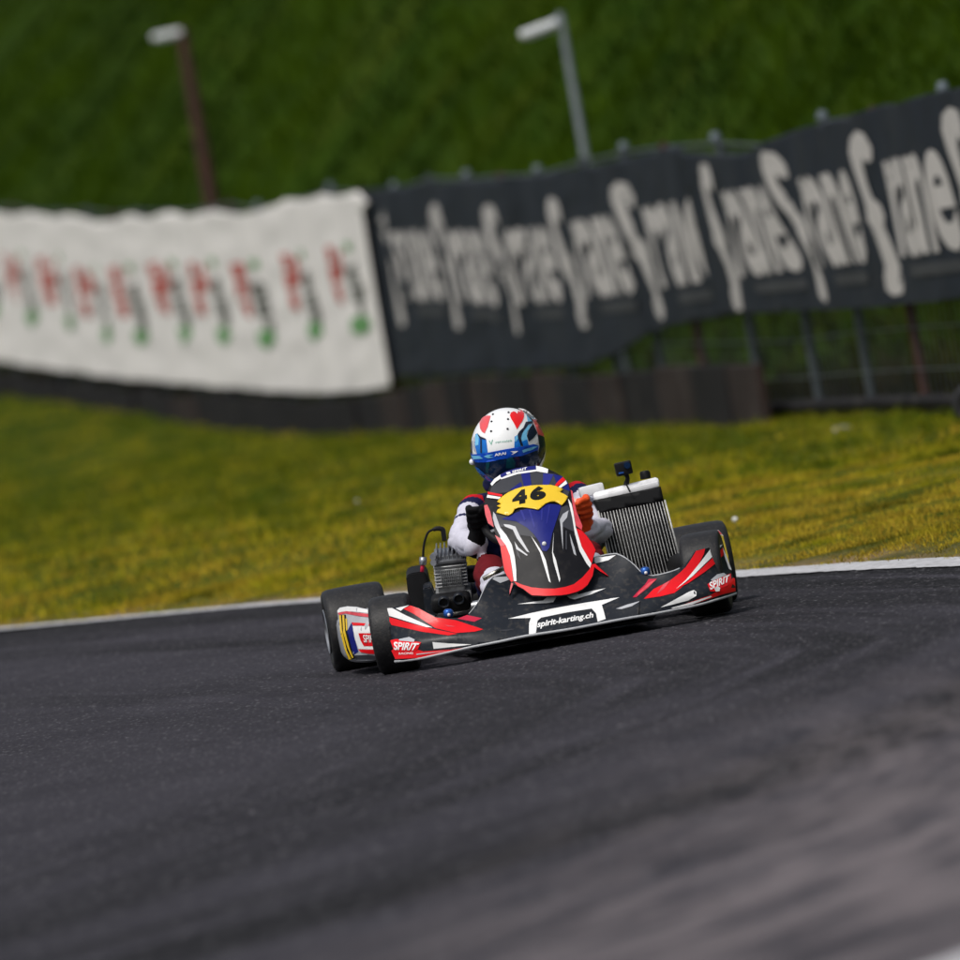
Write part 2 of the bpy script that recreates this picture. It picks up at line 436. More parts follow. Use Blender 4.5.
# ---- the asphalt: a wide sheet and, where the picture is sharp, its real grain of stones
def mat_asphalt():
    m = bpy.data.materials.new('asphalt'); m.use_nodes = True; nt = m.node_tree; b = nt.nodes['Principled BSDF']
    uv = nd(nt, 'ShaderNodeUVMap'); uv.uv_map = 'track'
    tc = nd(nt, 'ShaderNodeTexCoord')
    sx = nd(nt, 'ShaderNodeSeparateXYZ'); nt.links.new(uv.outputs[0], sx.inputs[0])
    def mth(op, a, bb=None, clamp=False):
        n = nd(nt, 'ShaderNodeMath', operation=op); n.use_clamp = clamp
        for i, v in enumerate((a, bb)):
            if v is None: continue
            if isinstance(v, (int, float)): n.inputs[i].default_value = v
            else: nt.links.new(v, n.inputs[i])
        return n.outputs[0]
    def rng_(v, a, bb, c=0., d=1.):
        n = nd(nt, 'ShaderNodeMapRange', interpolation_type='SMOOTHSTEP')
        for k, x in zip(('From Min', 'From Max', 'To Min', 'To Max'), (a, bb, c, d)): n.inputs[k].default_value = x
        nt.links.new(v, n.inputs['Value']); return n.outputs[0]
    def noise_at(vec, sc, det=4, ro=.5):
        n = nd(nt, 'ShaderNodeTexNoise'); n.inputs['Scale'].default_value = sc; n.inputs['Detail'].default_value = det; n.inputs['Roughness'].default_value = ro
        nt.links.new(vec, n.inputs['Vector']); return n.outputs['Fac']
    q = mth('SUBTRACT', sx.outputs[0], mth('MULTIPLY', mth('MAXIMUM', mth('SUBTRACT', sx.outputs[1], SKEW0), 0.), .235))   # tyre marks drift inwards at the corner exit
    cq = nd(nt, 'ShaderNodeCombineXYZ'); nt.links.new(q, cq.inputs[0]); nt.links.new(sx.outputs[1], cq.inputs[1])
    mp = nd(nt, 'ShaderNodeMapping'); mp.inputs['Scale'].default_value = (4.2, .13, 1); nt.links.new(cq.outputs[0], mp.inputs['Vector'])
    mp2 = nd(nt, 'ShaderNodeMapping'); mp2.inputs['Scale'].default_value = (1.3, .07, 1); nt.links.new(cq.outputs[0], mp2.inputs['Vector'])
    mp3 = nd(nt, 'ShaderNodeMapping'); mp3.inputs['Scale'].default_value = (6.5, .8, 1); nt.links.new(uv.outputs[0], mp3.inputs['Vector'])
    streak = rng_(noise_at(mp.outputs[0], 1.0, 5, .6), .36, .58, 0, 1)
    band = rng_(noise_at(mp2.outputs[0], 1.0, 2), .35, .65, 0, 1)
    patch_ = noise_at(tc.outputs['Object'], .9, 6, .6)
    # rubbered racing line a little inside the edge
    line = mth('MULTIPLY', rng_(q, -.1, .35), rng_(q, 3.6, 1.2))
    mark = mth('MULTIPLY', mth('MULTIPLY', rng_(q, .02, .22), rng_(q, .75, .45)), rng_(noise_at(mp.outputs[0], 1.7, 3, .6), .3, .5))
    dark = mth('MULTIPLY', mth('MULTIPLY', streak, band), mth('ADD', mth('MULTIPLY', line, .75), .25), True)
    dark = mth('ADD', dark, mth('MULTIPLY', mark, .9), True)
    grain = noise_at(tc.outputs['Object'], 170, 2, .6)
    base = nd(nt, 'ShaderNodeValToRGB'); e = base.color_ramp.elements
    e[0].position, e[0].color = .30, (.0150, .0143, .0188, 1); e[1].position, e[1].color = .72, (.051, .0485, .059, 1)
    mixv = mth('ADD', mth('MULTIPLY', grain, .55), mth('MULTIPLY', patch_, .45))
    nt.links.new(mixv, base.inputs[0])
    dk = nd(nt, 'ShaderNodeMix', data_type='RGBA'); dk.inputs['B'].default_value = (.008, .008, .009, 1)
    nt.links.new(mth('MULTIPLY', dark, .95), dk.inputs['Factor']); nt.links.new(base.outputs[0], dk.inputs['A'])
    # dusty, worn lane at the outside of the corner exit, near the photographer
    dust_m = mth('MULTIPLY', mth('MULTIPLY', rng_(sx.outputs[0], 2.9, 1.2), rng_(sx.outputs[1], DUST0, DUST1)), rng_(noise_at(mp3.outputs[0], 1.0, 6, .6), .30, .66))
    ds = nd(nt, 'ShaderNodeMix', data_type='RGBA'); ds.inputs['B'].default_value = (.20, .172, .178, 1)
    nt.links.new(mth('MULTIPLY', dust_m, .7), ds.inputs['Factor']); nt.links.new(dk.outputs['Result'], ds.inputs['A'])
    # pale stones
    at = nd(nt, 'ShaderNodeAttribute'); at.attribute_name = 'Col'
    sc_ = nd(nt, 'ShaderNodeSeparateColor'); nt.links.new(at.outputs['Color'], sc_.inputs[0])
    st = nd(nt, 'ShaderNodeMix', data_type='RGBA'); st.inputs['B'].default_value = (.125, .12, .13, 1)
    nt.links.new(mth('MULTIPLY', sc_.outputs[0], 1.0), st.inputs['Factor']); nt.links.new(ds.outputs['Result'], st.inputs['A'])
    nt.links.new(st.outputs['Result'], b.inputs['Base Color'])
    b.inputs['Roughness'].default_value = .85; b.inputs['Specular IOR Level'].default_value = .06
    bp = nd(nt, 'ShaderNodeBump'); bp.inputs['Strength'].default_value = .5; bp.inputs['Distance'].default_value = .004
    nt.links.new(grain, bp.inputs['Height']); nt.links.new(bp.outputs[0], b.inputs['Normal'])
    return m

def s_at_D(D):
    k = np.argmin(np.abs(EDGE[:, 1]-D)); return EDGE_S[k]
SKEW0 = float(s_at_D(36)); DUST0, DUST1 = float(s_at_D(35)), float(s_at_D(27))
ASPH = mat_asphalt()
def track_xy(S, Rr):
    ex = np.interp(S, EDGE_S, EDGE[:, 0]); ed = np.interp(S, EDGE_S, EDGE[:, 1])
    nx = np.interp(S, EDGE_S, EDGE_N[:, 0]); ny = np.interp(S, EDGE_S, EDGE_N[:, 1])
    return ex+nx*Rr, ed+ny*Rr
rr = np.linspace(-.12, 9.5, 60); ss = EDGE_S
SS, RR = np.meshgrid(ss, rr, indexing='ij')
X, D = track_xy(SS, RR)
Z = np.full(X.shape, -.006)
trk = grid_mesh('race_track', np.stack([X.ravel(), D.ravel()-40, Z.ravel()], 1), len(rr), len(ss), ASPH,
                uv=np.stack([RR.ravel(), SS.ravel()], 1)); tag(trk, kind='structure')
_a = trk.data.color_attributes.new('Col', 'FLOAT_COLOR', 'POINT')
_a.data.foreach_set('color', np.tile(np.array([.03, .03, .03, 1], np.float32), len(trk.data.vertices)))
s0, s1 = float(s_at_D(53.5)), float(s_at_D(16))
sm = float(s_at_D(33)); ss = np.concatenate([np.arange(s0, sm, .023), np.arange(sm, s1, .046)]); rr = np.arange(-.02, 4.6, .0075)
SS, RR = np.meshgrid(ss, rr, indexing='ij')
SS = SS+rng.uniform(-.007, .007, SS.shape); RRj = RR+rng.uniform(-.0025, .0025, RR.shape)
X, D = track_xy(SS, RRj)
h = rng.random(SS.shape)
Z = -.0012+.0032*h**2.2-.004*(sstep(s0+1.2, s0, SS)+sstep(s1-1.2, s1, SS)+sstep(4.2, 4.55, RR))
stone = np.where(rng.random(SS.shape) < .07, rng.uniform(.2, 1.0, SS.shape), rng.uniform(0, .16, SS.shape))*(h > .35)
gi = np.arange(SS.size).reshape(SS.shape)
F = np.stack([gi[:-1, :-1], gi[:-1, 1:], gi[1:, 1:], gi[1:, :-1]], -1).reshape(-1, 4)
fine = np_mesh('asphalt_grain', np.stack([X.ravel(), D.ravel()-40, Z.ravel()], 1), F, ASPH, trk, False,
               np.stack([RR.ravel(), SS.ravel()], 1), np.repeat(stone.reshape(-1, 1), 3, 1)); tag(fine, kind='stuff')

# painted edge line
def mat_line():
    m = M('worn_white_road_paint', (.46, .46, .48), .8, var=.25, scale=11, spec=.2, bump=.5, bscale=240, dirt=.7)
    return m
ss = np.arange(EDGE_S[30], EDGE_S[-30], .06); rr = np.linspace(-.03, .17, 9)
SS, RR = np.meshgrid(ss, rr, indexing='ij')
RRj = np.where(RR > 0, RR*(.55+.6*sstep(49, 43, np.interp(SS, EDGE_S, EDGE[:, 1]))), RR)+np.where((RR < -.025) | (RR > .165), rng.uniform(-.008, .008, RR.shape), 0)
X, D = track_xy(SS, RRj)
grid_mesh('edge_line', np.stack([X.ravel(), D.ravel()-40, .0045+rng.uniform(0, .0012, X.size)], 1), len(rr), len(ss), mat_line(), trk)

# ---- grass
def mat_blade():
    m = bpy.data.materials.new('grass_blades'); m.use_nodes = True; nt = m.node_tree; b = nt.nodes['Principled BSDF']
    at = nd(nt, 'ShaderNodeAttribute'); at.attribute_name = 'Col'
    nt.links.new(at.outputs['Color'], b.inputs['Base Color']); b.inputs['Roughness'].default_value = .7
    b.inputs['Specular IOR Level'].default_value = .03
    tr = nd(nt, 'ShaderNodeBsdfTranslucent'); nt.links.new(at.outputs['Color'], tr.inputs['Color'])
    mx = nd(nt, 'ShaderNodeMixShader'); mx.inputs[0].default_value = .4
    nt.links.new(b.outputs[0], mx.inputs[1]); nt.links.new(tr.outputs[0], mx.inputs[2])
    nt.links.new(mx.outputs[0], nt.nodes['Material Output'].inputs[0]); return m
BLADE = mat_blade()

def blades(name, X, D, H, W, C, lean=1.6, seg2=True):
    n = len(X); z = np.maximum(ground_z(X, D)-.01, -.01)
    a = rng.uniform(0, 6.283, n); sx, sy = np.cos(a), np.sin(a)
    la = rng.uniform(0, 6.283, n); lx, ly = np.cos(la)*lean*H*rng.random(n), np.sin(la)*lean*H*rng.random(n)
    b = np.stack([X, D-40, z], 1)
    sd = np.stack([sx*W/2, sy*W/2, np.zeros(n)], 1)
    mid = b+np.stack([lx*.35, ly*.35, H*.6], 1); tip = b+np.stack([lx, ly, H], 1)
    if seg2:
        P = np.stack([b-sd, b+sd, mid-sd*.75, mid+sd*.75, tip], 1).reshape(-1, 3); k = 5
        o = np.arange(n)[:, None, None]*5; F = (o+np.array([[0, 1, 3], [0, 3, 2], [2, 3, 4]])[None]).reshape(-1, 3)
    else:
        P = np.stack([b-sd, b+sd, tip], 1).reshape(-1, 3); k = 3
        F = (np.arange(n)[:, None]*3+np.array([[0, 1, 2]]))
    ob = np_mesh(name, P, F, BLADE, None, False, None, np.repeat(C, k, 0))
    return ob

GREEN, DKGREEN, LIME, STRAW, BROWN = (np.array(c) for c in ((.075, .110, .006), (.022, .046, .004), (.48, .415, .018), (.60, .39, .05), (.32, .165, .03)))
def mixc(a, b, t): return a*(1-t)[:, None]+b*t[:, None]
def verge_col(X, D, e):
    n = len(X); r = rng.random(n)
    dry = np.clip(.65*sstep(5.5, .3, e)*(1-.5*sstep(56, 90, D))+.45*wob(X, D, 1.0, 5)+.3*wob(X, D*.5, .35, 11)+.20+.30*sstep(-.6, 1.6, X)*sstep(54, 46, D), 0, 1)
    c = mixc(np.tile(GREEN, (n, 1)), np.tile(LIME, (n, 1)), np.clip(dry*1.3, 0, 1))
    dr2 = np.clip((dry-.45)*1.4+.35*(r-.5), 0, 1)
    c = mixc(c, np.where((r < .5)[:, None], STRAW, BROWN), dr2*.8)
    c = mixc(c, np.tile(DKGREEN, (n, 1)), np.clip(wob(X, D, .8, 15)-.25, 0, .8))
    return c*rng.uniform(.7, 1.25, n)[:, None]

def scatter(n, D0, D1, emin, emax, halfpx=560):
    D = rng.uniform(D0, D1, n); X = rng.uniform(-halfpx-70, halfpx+70, n)/FPX*D
    e = outside(X, D); s = X-fence_x(D)
    k = (e > emin) & (e < emax) & (s < .6); return X[k], D[k], e[k]
X, D, e = scatter(230000, 39, 54, -.03, 30)
keep = rng.random(len(X)) < np.clip(.55+e/.4+.6*wob(X, D, .5, 9), .05, 1)
X, D, e = X[keep], D[keep], e[keep]
H = rng.uniform(.014, .046, len(X))*(.75+.5*np.clip(wob(X, D, .6, 2), -.6, 1))*(.55+.45*sstep(0, .5, e))
tag(blades('verge_grass', X, D, H, rng.uniform(.003, .006, len(X)), verge_col(X, D, e)), 'short green and yellowed grass along the edge of the asphalt', 'grass', kind='stuff')
X, D, e = scatter(170000, 52, 122, .02, 200)
H = rng.uniform(.025, .075, len(X))*(.8+.4*np.clip(wob(X, D, .9, 2), -.6, 1))
tag(blades('far_verge_grass', X, D, H, rng.uniform(.008, .016, len(X)), verge_col(X, D, e), seg2=False), 'green turf in front of the banners', 'grass', kind='stuff')
n = 190000
D = rng.uniform(52, 185, n); X = rng.uniform(-700, 1050, n)/FPX*D
k = (X-fence_x(D) > .25); X, D = X[k], D[k]
c1 = np.clip(.45+.75*wob(X, D*.2, 2.2, 13)+.35*wob(X, D*.3, .7, 4), 0, 1)
C = mixc(np.tile(np.array((.006, .019, .001)), (len(X), 1)), np.tile(np.array((.040, .074, .002)), (len(X), 1)), c1)*rng.uniform(.7, 1.3, len(X))[:, None]
shade_soil = sstep(2.2, .5, X-fence_x(D))*np.clip(.75+.4*wob(X, D, 1.1, 8), 0, 1)  # shade and dark soil behind the fence foot, both browned into the blade colour
C = mixc(C, np.tile(np.array((.040, .026, .010)), (len(X), 1))*rng.uniform(.6, 1.3, len(X))[:, None], shade_soil)
H = rng.uniform(.06, .22, len(X))*(.6+.7*c1)
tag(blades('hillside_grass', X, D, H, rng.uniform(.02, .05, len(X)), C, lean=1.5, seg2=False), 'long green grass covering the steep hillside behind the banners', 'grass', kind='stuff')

# ------------------------------------------------------------------ fence, banners, barrier
def ripple(D, z):
    return .014*math.sin(D*3.7+1.1*math.sin(D*.9)+z*.5)+.010*math.sin(D*2.1+.6*math.sin(D*.7)+z*.8)+.006*math.sin(D*5.3+z*3+1.2)+.0045*math.sin(D*11.3+2*math.sin(D*1.9))
def hit_fence(gap):
    def h(px, py, off=0.):
        d = ray(px, py); ux = d.x/d.y
        Dd = (2.3+.112*60)/(ux+.112)
        if Dd > 85 or Dd < 0: Dd = (-.5+.1357*85)/(ux+.1357)
        z = CAM_H+d.z/d.y*Dd
        x = ux*Dd
        q = -(gap+off)+ripple(Dd, z)*min(1, gap*20)
        return Vector((x+q*.993, Dd-40+q*.12, z))
    return h
HF = hit_fence(.05)
M_white_b = M('white_banner_cloth', (.80, .765, .74), .7, var=.10, scale=2.2, bump=.15, bscale=30, dirt=.10)
M_black_b = M('black_banner_cloth', (.011, .0155, .024), .7, var=.4, scale=2.5, spec=.2, bump=.15, bscale=30, dirt=.12)
M_cream = M('cream_banner_lettering', (.47, .445, .43), .7, var=.12, scale=4)
M_fade = M('faded_small_print', (.026, .028, .033), .7, var=.3, scale=20)
M_lred = M('banner_red_print', (.46, .075, .055), .7, var=.2, scale=25)
M_lgrey = M('banner_grey_print', (.12, .12, .105), .7, var=.5, scale=25)
M_lgreen = M('banner_green_print', (.13, .32, .11), .7, var=.3, scale=25)
M_cap = M('pale_post_cap', (.10, .125, .145), .6, var=.4)
M_post = M('galvanised_post', (.075, .088, .098), .5, metal=.5, var=.3, scale=8)
M_rust = M('rusty_post', (.045, .014, .009), .8, var=.4, scale=8)
M_panel = M('dark_rubber_panel', (.010, .009, .010), .8, var=.5, scale=1.6, spec=.15, dirt=.2)
M_panel2 = M('brown_board_panel', (.026, .018, .016), .8, var=.5, scale=1.6, spec=.15, dirt=.3)

top_b = [(362, 190), (400, 186), (430, 182), (470, 180), (500, 178), (530, 176), (560, 171), (590, 166), (620, 160), (655, 152), (692, 143)]
top_b2 = [(692, 149), (720, 153), (750, 152), (765, 147), (800, 130), (835, 121), (870, 111), (895, 102), (915, 101), (940, 92), (1010, 78), (1100, 58)]
bot_b2 = [(1100, 278), (1010, 290), (960, 298), (900, 304), (850, 307), (800, 309), (760, 312), (728, 316)]
bot_b = [(728, 317), (690, 322), (655, 334), (625, 352), (600, 362), (560, 366), (500, 370), (450, 374), (392, 376)]
bn1 = patch('black_banner', top_b+bot_b, HF, 0, M_black_b, None, 7, .006)
tag(bn1, 'long black banner with cream lettering between white banner and fold', 'banner', 'banners hung on the trackside fence')
bn2 = patch('black_banner', top_b2+bot_b2, hit_fence(.07), 0, M_black_b, None, 7, .006)
tag(bn2, 'black banner with large cream lettering nearest the right edge', 'banner', 'banners hung on the trackside fence')
top_w = [(-70, 206), (-20, 213), (0, 209), (22, 214), (42, 210), (62, 216), (82, 212), (104, 220), (124, 219), (140, 213), (160, 216), (180, 210), (202, 214), (226, 208), (250, 213), (272, 208), (288, 203), (300, 197), (318, 198), (335, 192), (354, 194), (372, 189), (380, 200), (376, 210)]
bot_w = [(404, 384), (370, 389), (330, 391), (290, 389), (250, 386), (200, 382), (150, 378), (100, 373), (50, 365), (0, 358), (-70, 346)]
bw = patch('white_banner', top_w+bot_w, hit_fence(.10), 0, M_white_b, None, 7, .006)
tag(bw, 'long white banner with repeated red, grey and green logos', 'banner', 'banners hung on the trackside fence')
HW = hit_fence(.10)

# repeated lettering of the black banners: a tall hooked letter and four low ones
tops = [(381, 213), (435, 208), (490, 210), (552, 204), (618, 190), (706, 170), (772, 158), (860, 140), (951, 117), (1046, 95)]
bots = [(403, 317), (458, 319), (517, 325), (580, 320), (656, 312), (735, 301), (828, 291), (892, 285), (985, 274), (1080, 262)]
TALL = [(.22, .84), (.25, .93), (.21, 1.03), (.10, 1.06), (.0, 1.02), (-.05, .93), (-.04, .80), (-.01, .66), (.01, .56), (-.01, .46), (.03, .40), (.06, .28), (.08, .14), (.03, .06), (.02, -.03), (.09, -.07), (.20, -.06), (.25, .01), (.24, .12), (.20, .26), (.17, .40), (.20, .47), (.19, .55), (.13, .60), (.10, .70), (.09, .82), (.12, .88), (.16, .84)]
for i in range(len(tops)-1):
    t0, t1, b0, b1 = Vector(tops[i]), Vector(tops[i+1]), Vector(bots[i]), Vector(bots[i+1])
    def uvp(a, b): p = (b0*(1-a)+b1*a)*(1-b)+(t0*(1-a)+t1*a)*b; return (p.x, p.y)
    own, hh = (bn1, HF) if i < 5 else (bn2, hit_fence(.07))
    wob_ = 1+.25*math.sin(i*2.3)
    patch('lettering', [uvp(a*.70+.06, b) for a, b in TALL], hh, .006, M_cream, own, 8)
    lettering('lettering', 'rane', [uvp(.29, .83), uvp(.985, .83), uvp(.985, .17), uvp(.29, .17)], hh, .006, M_cream, own, bold=.028, step=7, space=.95)
    patch('small_print', [uvp(.42, .12), uvp(.93, .12), uvp(.93, .04), uvp(.42, .04)], hh, .006, M_fade, own, 8)

# logos of the white banner
spots = [(-15, 268), (22, 275), (59, 279), (95, 290), (131, 290), (173, 286), (212, 286), (256, 288), (304, 279), (350, 272)]
for i, (x, y) in enumerate(spots):
    s = 1.0+.27*i/9
    L = lambda pts: [(x+a*s, y+b*s) for a, b in pts]
    for pp in [L([(-9, -22), (-1, -23), (1, -10), (-6, -9)]), L([(-6, -7), (3, -8), (5, 6), (-3, 7)]), L([(-2, 9), (6, 8), (8, 23), (2, 22)]), L([(2, -20), (6, -19), (9, 2), (5, 1)])]: patch('logo_print', pp, HW, .006, M_lred, bw, 8)
    for pp in [L([(10, -6), (16, -10), (19, 6), (13, 8)]), L([(13, 10), (20, 8), (23, 22), (16, 22)]), L([(18, 24), (23, 22), (25, 33), (20, 34)])]: patch('logo_print', pp, HW, .007, M_lgrey, bw, 8)
    for pp in [L([(15, 35), (20, 31), (25, 34), (26, 42), (21, 48), (16, 44)]), L([(8, -26), (12, -25), (13, -18), (9, -19)])]: patch('logo_print', pp, HW, .008, M_lgreen, bw, 8)

def table(edge, gap=.05):
    pts = [hit_fence(gap)(x, y) for x, y in edge]; pts.sort(key=lambda p: p.y)
    return [p.y+40 for p in pts], [p.z for p in pts]
_td, _tz = table(top_w[:-1]+top_b[1:]+top_b2)
def fence_top(D): return float(np.interp(D, _td, _tz))
fence = empty('wire_fence', (float(fence_x(80)), 40, 0)); tag(fence, 'wire mesh fence on steel posts that carries the banners', 'fence')
fl = fence.location
def gz(x, D): return float(ground_z(np.array([x]), np.array([D]))[0])
D = 50.0; k = 0; knots = []
while D < 132:
    x = float(fence_x(D))+.05; z0 = gz(x, D)-.1; z1 = fence_top(D)+(.02+.05*random.random())
    bm = bmesh.new(); add_tube(bm, [(x-fl.x, D-40-fl.y, z0), (x-fl.x+random.uniform(-.015, .015), D-40-fl.y, z1)], .028, 10)
    from_bm('post', bm, M_rust if k % 4 == 1 else M_post, fence, sharp=40)
    if k % 2 == 0 and D < 92:
        bm = bmesh.new(); add_lathe(bm, [(.001, .018), (.02, .024), (.031, .0), (.031, -.02), (.001, -.02)], 12, Matrix.Translation((x-fl.x, D-40-fl.y, z1+.01)) @ Matrix.Rotation(R(-90), 4, 'Y')); from_bm('post_cap', bm, M_cap, fence, sharp=50)
    knots.append((x, D, z0, z1)); k += 1; D += 2.05+.25*math.sin(k*1.7)
bm = bmesh.new()
for q in np.linspace(0, 1, 8):
    add_tube(bm, [(x-.034-fl.x, D-40-fl.y, z0+.12+(z1-z0-.2)*q) for x, D, z0, z1 in knots], .0035, 4, cap=False)
for (x, D, z0, z1), (x2, D2, a0, a1) in zip(knots[:-1], knots[1:]):
    for q in np.linspace(.08, .92, 12):
        add_tube(bm, [(x+(x2-x)*q-.034-fl.x, D+(D2-D)*q-40-fl.y, z0+(a0-z0)*q+.1), (x+(x2-x)*q-.034-fl.x, D+(D2-D)*q-40-fl.y, z1+(a1-z1)*q-.04)], .003, 3, cap=False)
tag(from_bm('wire_mesh', bm, M_post, fence), kind='stuff')
bm = bmesh.new(); add_tube(bm, [(x-fl.x, D-40-fl.y, z1-.03) for x, D, z0, z1 in knots], .008, 8)
from_bm('top_rail', bm, M_post, fence)

bm = bmesh.new(); add_tube(bm, [(x-.05-fl.x, D-40-fl.y, z0+.17) for x, D, z0, z1 in knots if D < 68], .035, 8)
from_bm('bottom_rail', bm, M_panel, fence)

# low barrier of dark boards at the fence's foot
barrier = empty('low_barrier', (float(fence_x(90)), 50, .1)); tag(barrier, 'low dark barrier of upright boards along the foot of the banners', 'barrier')
bl = barrier.location
_bd, _bz = table([(0, 366), (100, 380), (200, 391), (330, 397), (400, 392), (480, 374), (600, 371), (700, 364), (785, 361)], .14)
D = 64.9; k = 0
while D < 128:
    w = random.uniform(1.2, 1.9)
    x0, x1 = float(fence_x(D))-.14, float(fence_x(D+w))-.14
    zt = float(np.interp(D, _bd, _bz))+random.uniform(-.02, .02); zb = min(gz(x0, D), gz(x1, D+w))-.1
    bm = bmesh.new(); dv = Vector((x1-x0, w, 0)); ang = math.atan2(dv.x, dv.y)
    c = Vector(((x0+x1)/2-bl.x+random.uniform(-.02, .02), D+w/2-40-bl.y, (zt+zb)/2-bl.z))
    add_box(bm, c, (.05, dv.length-.03, zt-zb), Matrix.Rotation(-ang+random.uniform(-.012, .012), 3, 'Z'), .006, 1)
    from_bm('board', bm, M_panel2 if (D < 84 and k % 2 == 0) or random.random() < .15 else M_panel, barrier, False)
    D += w; k += 1

# old tyre by the fence, cut by the picture's right edge
p = hit_fence(.3)(1033, 377)
bm = bmesh.new()
add_lathe(bm, [(.05, -.045), (.085, -.055), (.105, -.04), (.11, 0), (.105, .04), (.085, .055), (.05, .045), (.055, 0)], 28, Matrix.Rotation(R(70), 4, 'Z'), True)
ot = from_bm('old_tyre', bm, MAT['rubber']); ot.location = (p.x, p.y, gz(p.x, p.y+40)+.105)
tag(ot, 'small old black tyre standing by the fence at the right edge', 'tyre')

# ---- lamp posts behind the fence
M_pale = M('pale_grey_pole', (.22, .25, .27), .5, metal=.3)
M_lamp = M('lamp_head_white', (.62, .64, .66), .4, var=.05)
M_glass = M('lamp_lens', (.5, .52, .54), .2, coat=.5)
def lamp_post(top, head, Dd, mat, r, label):
    def at(px, py): d = ray(px, py); t = Dd/d.y; return CAMP+d*t
    pt = at(*top); base = Vector((pt.x, pt.y, gz(pt.x, pt.y+40)-.05))
    root = empty('street_lamp', base); tag(root, label, 'street lamp', 'lamps behind the banner fence')
    hgt = pt.z-base.z
    bm = bmesh.new(); add_tube(bm, [(0, 0, -.3), (0, 0, hgt*.5), (0, 0, hgt)], [r*1.15, r, r*.8], 14); add_tube(bm, [(0, 0, 0), (0, 0, .35)], [r*1.5, r*1.4], 14)
    from_bm('pole', bm, mat, root, sharp=50)
    h0, h1 = [at(*h)-base for h in head]
    bm = bmesh.new(); add_tube(bm, [(0, 0, hgt-.03), (h0+h1)*.5], r*.6, 10); from_bm('arm', bm, mat, root)
    dv = h1-h0; bm = bmesh.new(); L = dv.length
    rot = dv.to_track_quat('X', 'Z').to_matrix()
    vs_ = add_box(bm, (h0+h1)*.5, (L, .10, .06), rot, .022, 3)
    hd = from_bm('lamp_head', bm, M_lamp, root, sharp=60)
    bm = bmesh.new(); add_box(bm, (h0+h1)*.5+rot @ Vector((0, 0, -.033)), (L*.7, .07, .02), rot, .006, 2); from_bm('lens', bm, M_glass, hd, sharp=60)
lamp_post((181, 27), ((184, 31), (152, 38)), 101.5, M_rust, .062, 'rust red lamp post with white head above the white banner')
lamp_post((560, 12), ((558, 22), (520, 36)), 77.5, M_pale, .030, 'slim grey lamp post with white head above the black banner')

# pale stone and dandelions in the grass
def flower(px, py, e0, label):
    lo = ray(px, py); Dd = 16800/(250+((px-480)*math.sin(ROLL)-(480-py)*math.cos(ROLL)))
    x = lo.x/lo.y*Dd; z = gz(x, Dd)
    for _ in range(6):
        Dd = (z+.06-CAM_H)/(lo.z/lo.y); x = lo.x/lo.y*Dd; z = gz(x, Dd)
    root = empty('dandelion', (x, Dd-40, z)); tag(root, label, 'flower', 'pale seed heads in the verge')
    bm = bmesh.new(); add_tube(bm, [(0, 0, -.02), (.004, 0, .03), (0, 0, .055)], .0022, 6); from_bm('stem', bm, M('stem_green', (.06, .1, .02), .7), root)
    bm = bmesh.new(); bmesh.ops.create_icosphere(bm, subdivisions=2, radius=e0)
    for v in bm.verts: v.co *= random.uniform(.75, 1.1); v.co.z += .06
    from_bm('seed_head', bm, M('seed_head_white', (.75, .74, .70), .9), root, False)
flower(735, 521, .012, 'white seed head standing in grass right of the rear tyre')
flower(357, 501, .007, 'tiny white seed head in grass left of the helmet')
p = hit_fence(.5)(938, 412)
bm = bmesh.new(); bmesh.ops.create_icosphere(bm, subdivisions=3, radius=.045)
for v in bm.verts: v.co = Vector((v.co.x*1.3, v.co.y, v.co.z*.6))*(1+.25*noise.noise(v.co*14))
st = from_bm('pale_stone', bm, M('pale_stone', (.22, .21, .20), .9, var=.2)); st.location = (p.x, p.y, gz(p.x, p.y+40)+.02)
tag(st, 'pale rounded stone lying in the grass below the fence', 'stone')

# ------------------------------------------------------------------ the kart
kart = empty('racing_kart', KART_LOC, KART_YAW)
tag(kart, 'racing kart with red, white and black bodywork and number 46 plate', 'kart')
MT = MAT

# -- wheels
def wheel(cx, cy, rad, wid, steer, outer):
    w = empty('wheel', (cx, cy, rad-.002+(.006 if cy == 0 and cx > 0 else 0)), steer, kart)
    hw = wid/2; s = outer
    prof = [(.064, -hw*.86), (rad*.72, -hw*.98), (rad*.88, -hw*.985), (rad*.955, -hw*.93), (rad*.988, -hw*.80), (rad, -hw*.5), (rad*1.003, 0),
            (rad, hw*.5), (rad*.988, hw*.80), (rad*.955, hw*.93), (rad*.88, hw*.985), (rad*.72, hw*.98), (.064, hw*.86), (.060, 0)]
    bm = bmesh.new(); add_lathe(bm, prof, 56, None, True); from_bm('tyre', bm, MT['rubber'], w)
    bm = bmesh.new()
    for sg in (-1, 1):
        add_lathe(bm, [(.060, sg*hw*.2), (.058, sg*hw*.6), (.066, sg*hw*.90), (.074, sg*hw*.97), (.078, sg*hw*1.0), (.074, sg*hw*1.03), (.062, sg*hw*.88), (.052, sg*hw*.5), (.022, sg*hw*.42), (.002, sg*hw*.42)], 40)
    rim = from_bm('rim', bm, MT['steel'], w, sharp=50)
    bm = bmesh.new()
    add_lathe(bm, [(.001, s*hw*.75), (.018, s*hw*.75), (.020, s*hw*.5), (.020, s*hw*.3)], 20)
    for a in range(3):
        q = Vector((s*hw*.5, .032*math.cos(a*2.094), .032*math.sin(a*2.094))); add_tube(bm, [q, q+Vector((s*.012, 0, 0))], .006, 6)
    from_bm('hub', bm, MT['red'], w, sharp=40)
    return w
ST = R(-10)
wheel(-.540, 0, .131, .136, ST, -1); wheel(.520, 0, .140, .136, ST, 1)
wheel(-.598, 1.05, .143, .212, 0, -1); wheel(.598, 1.05, .143, .212, 0, 1)

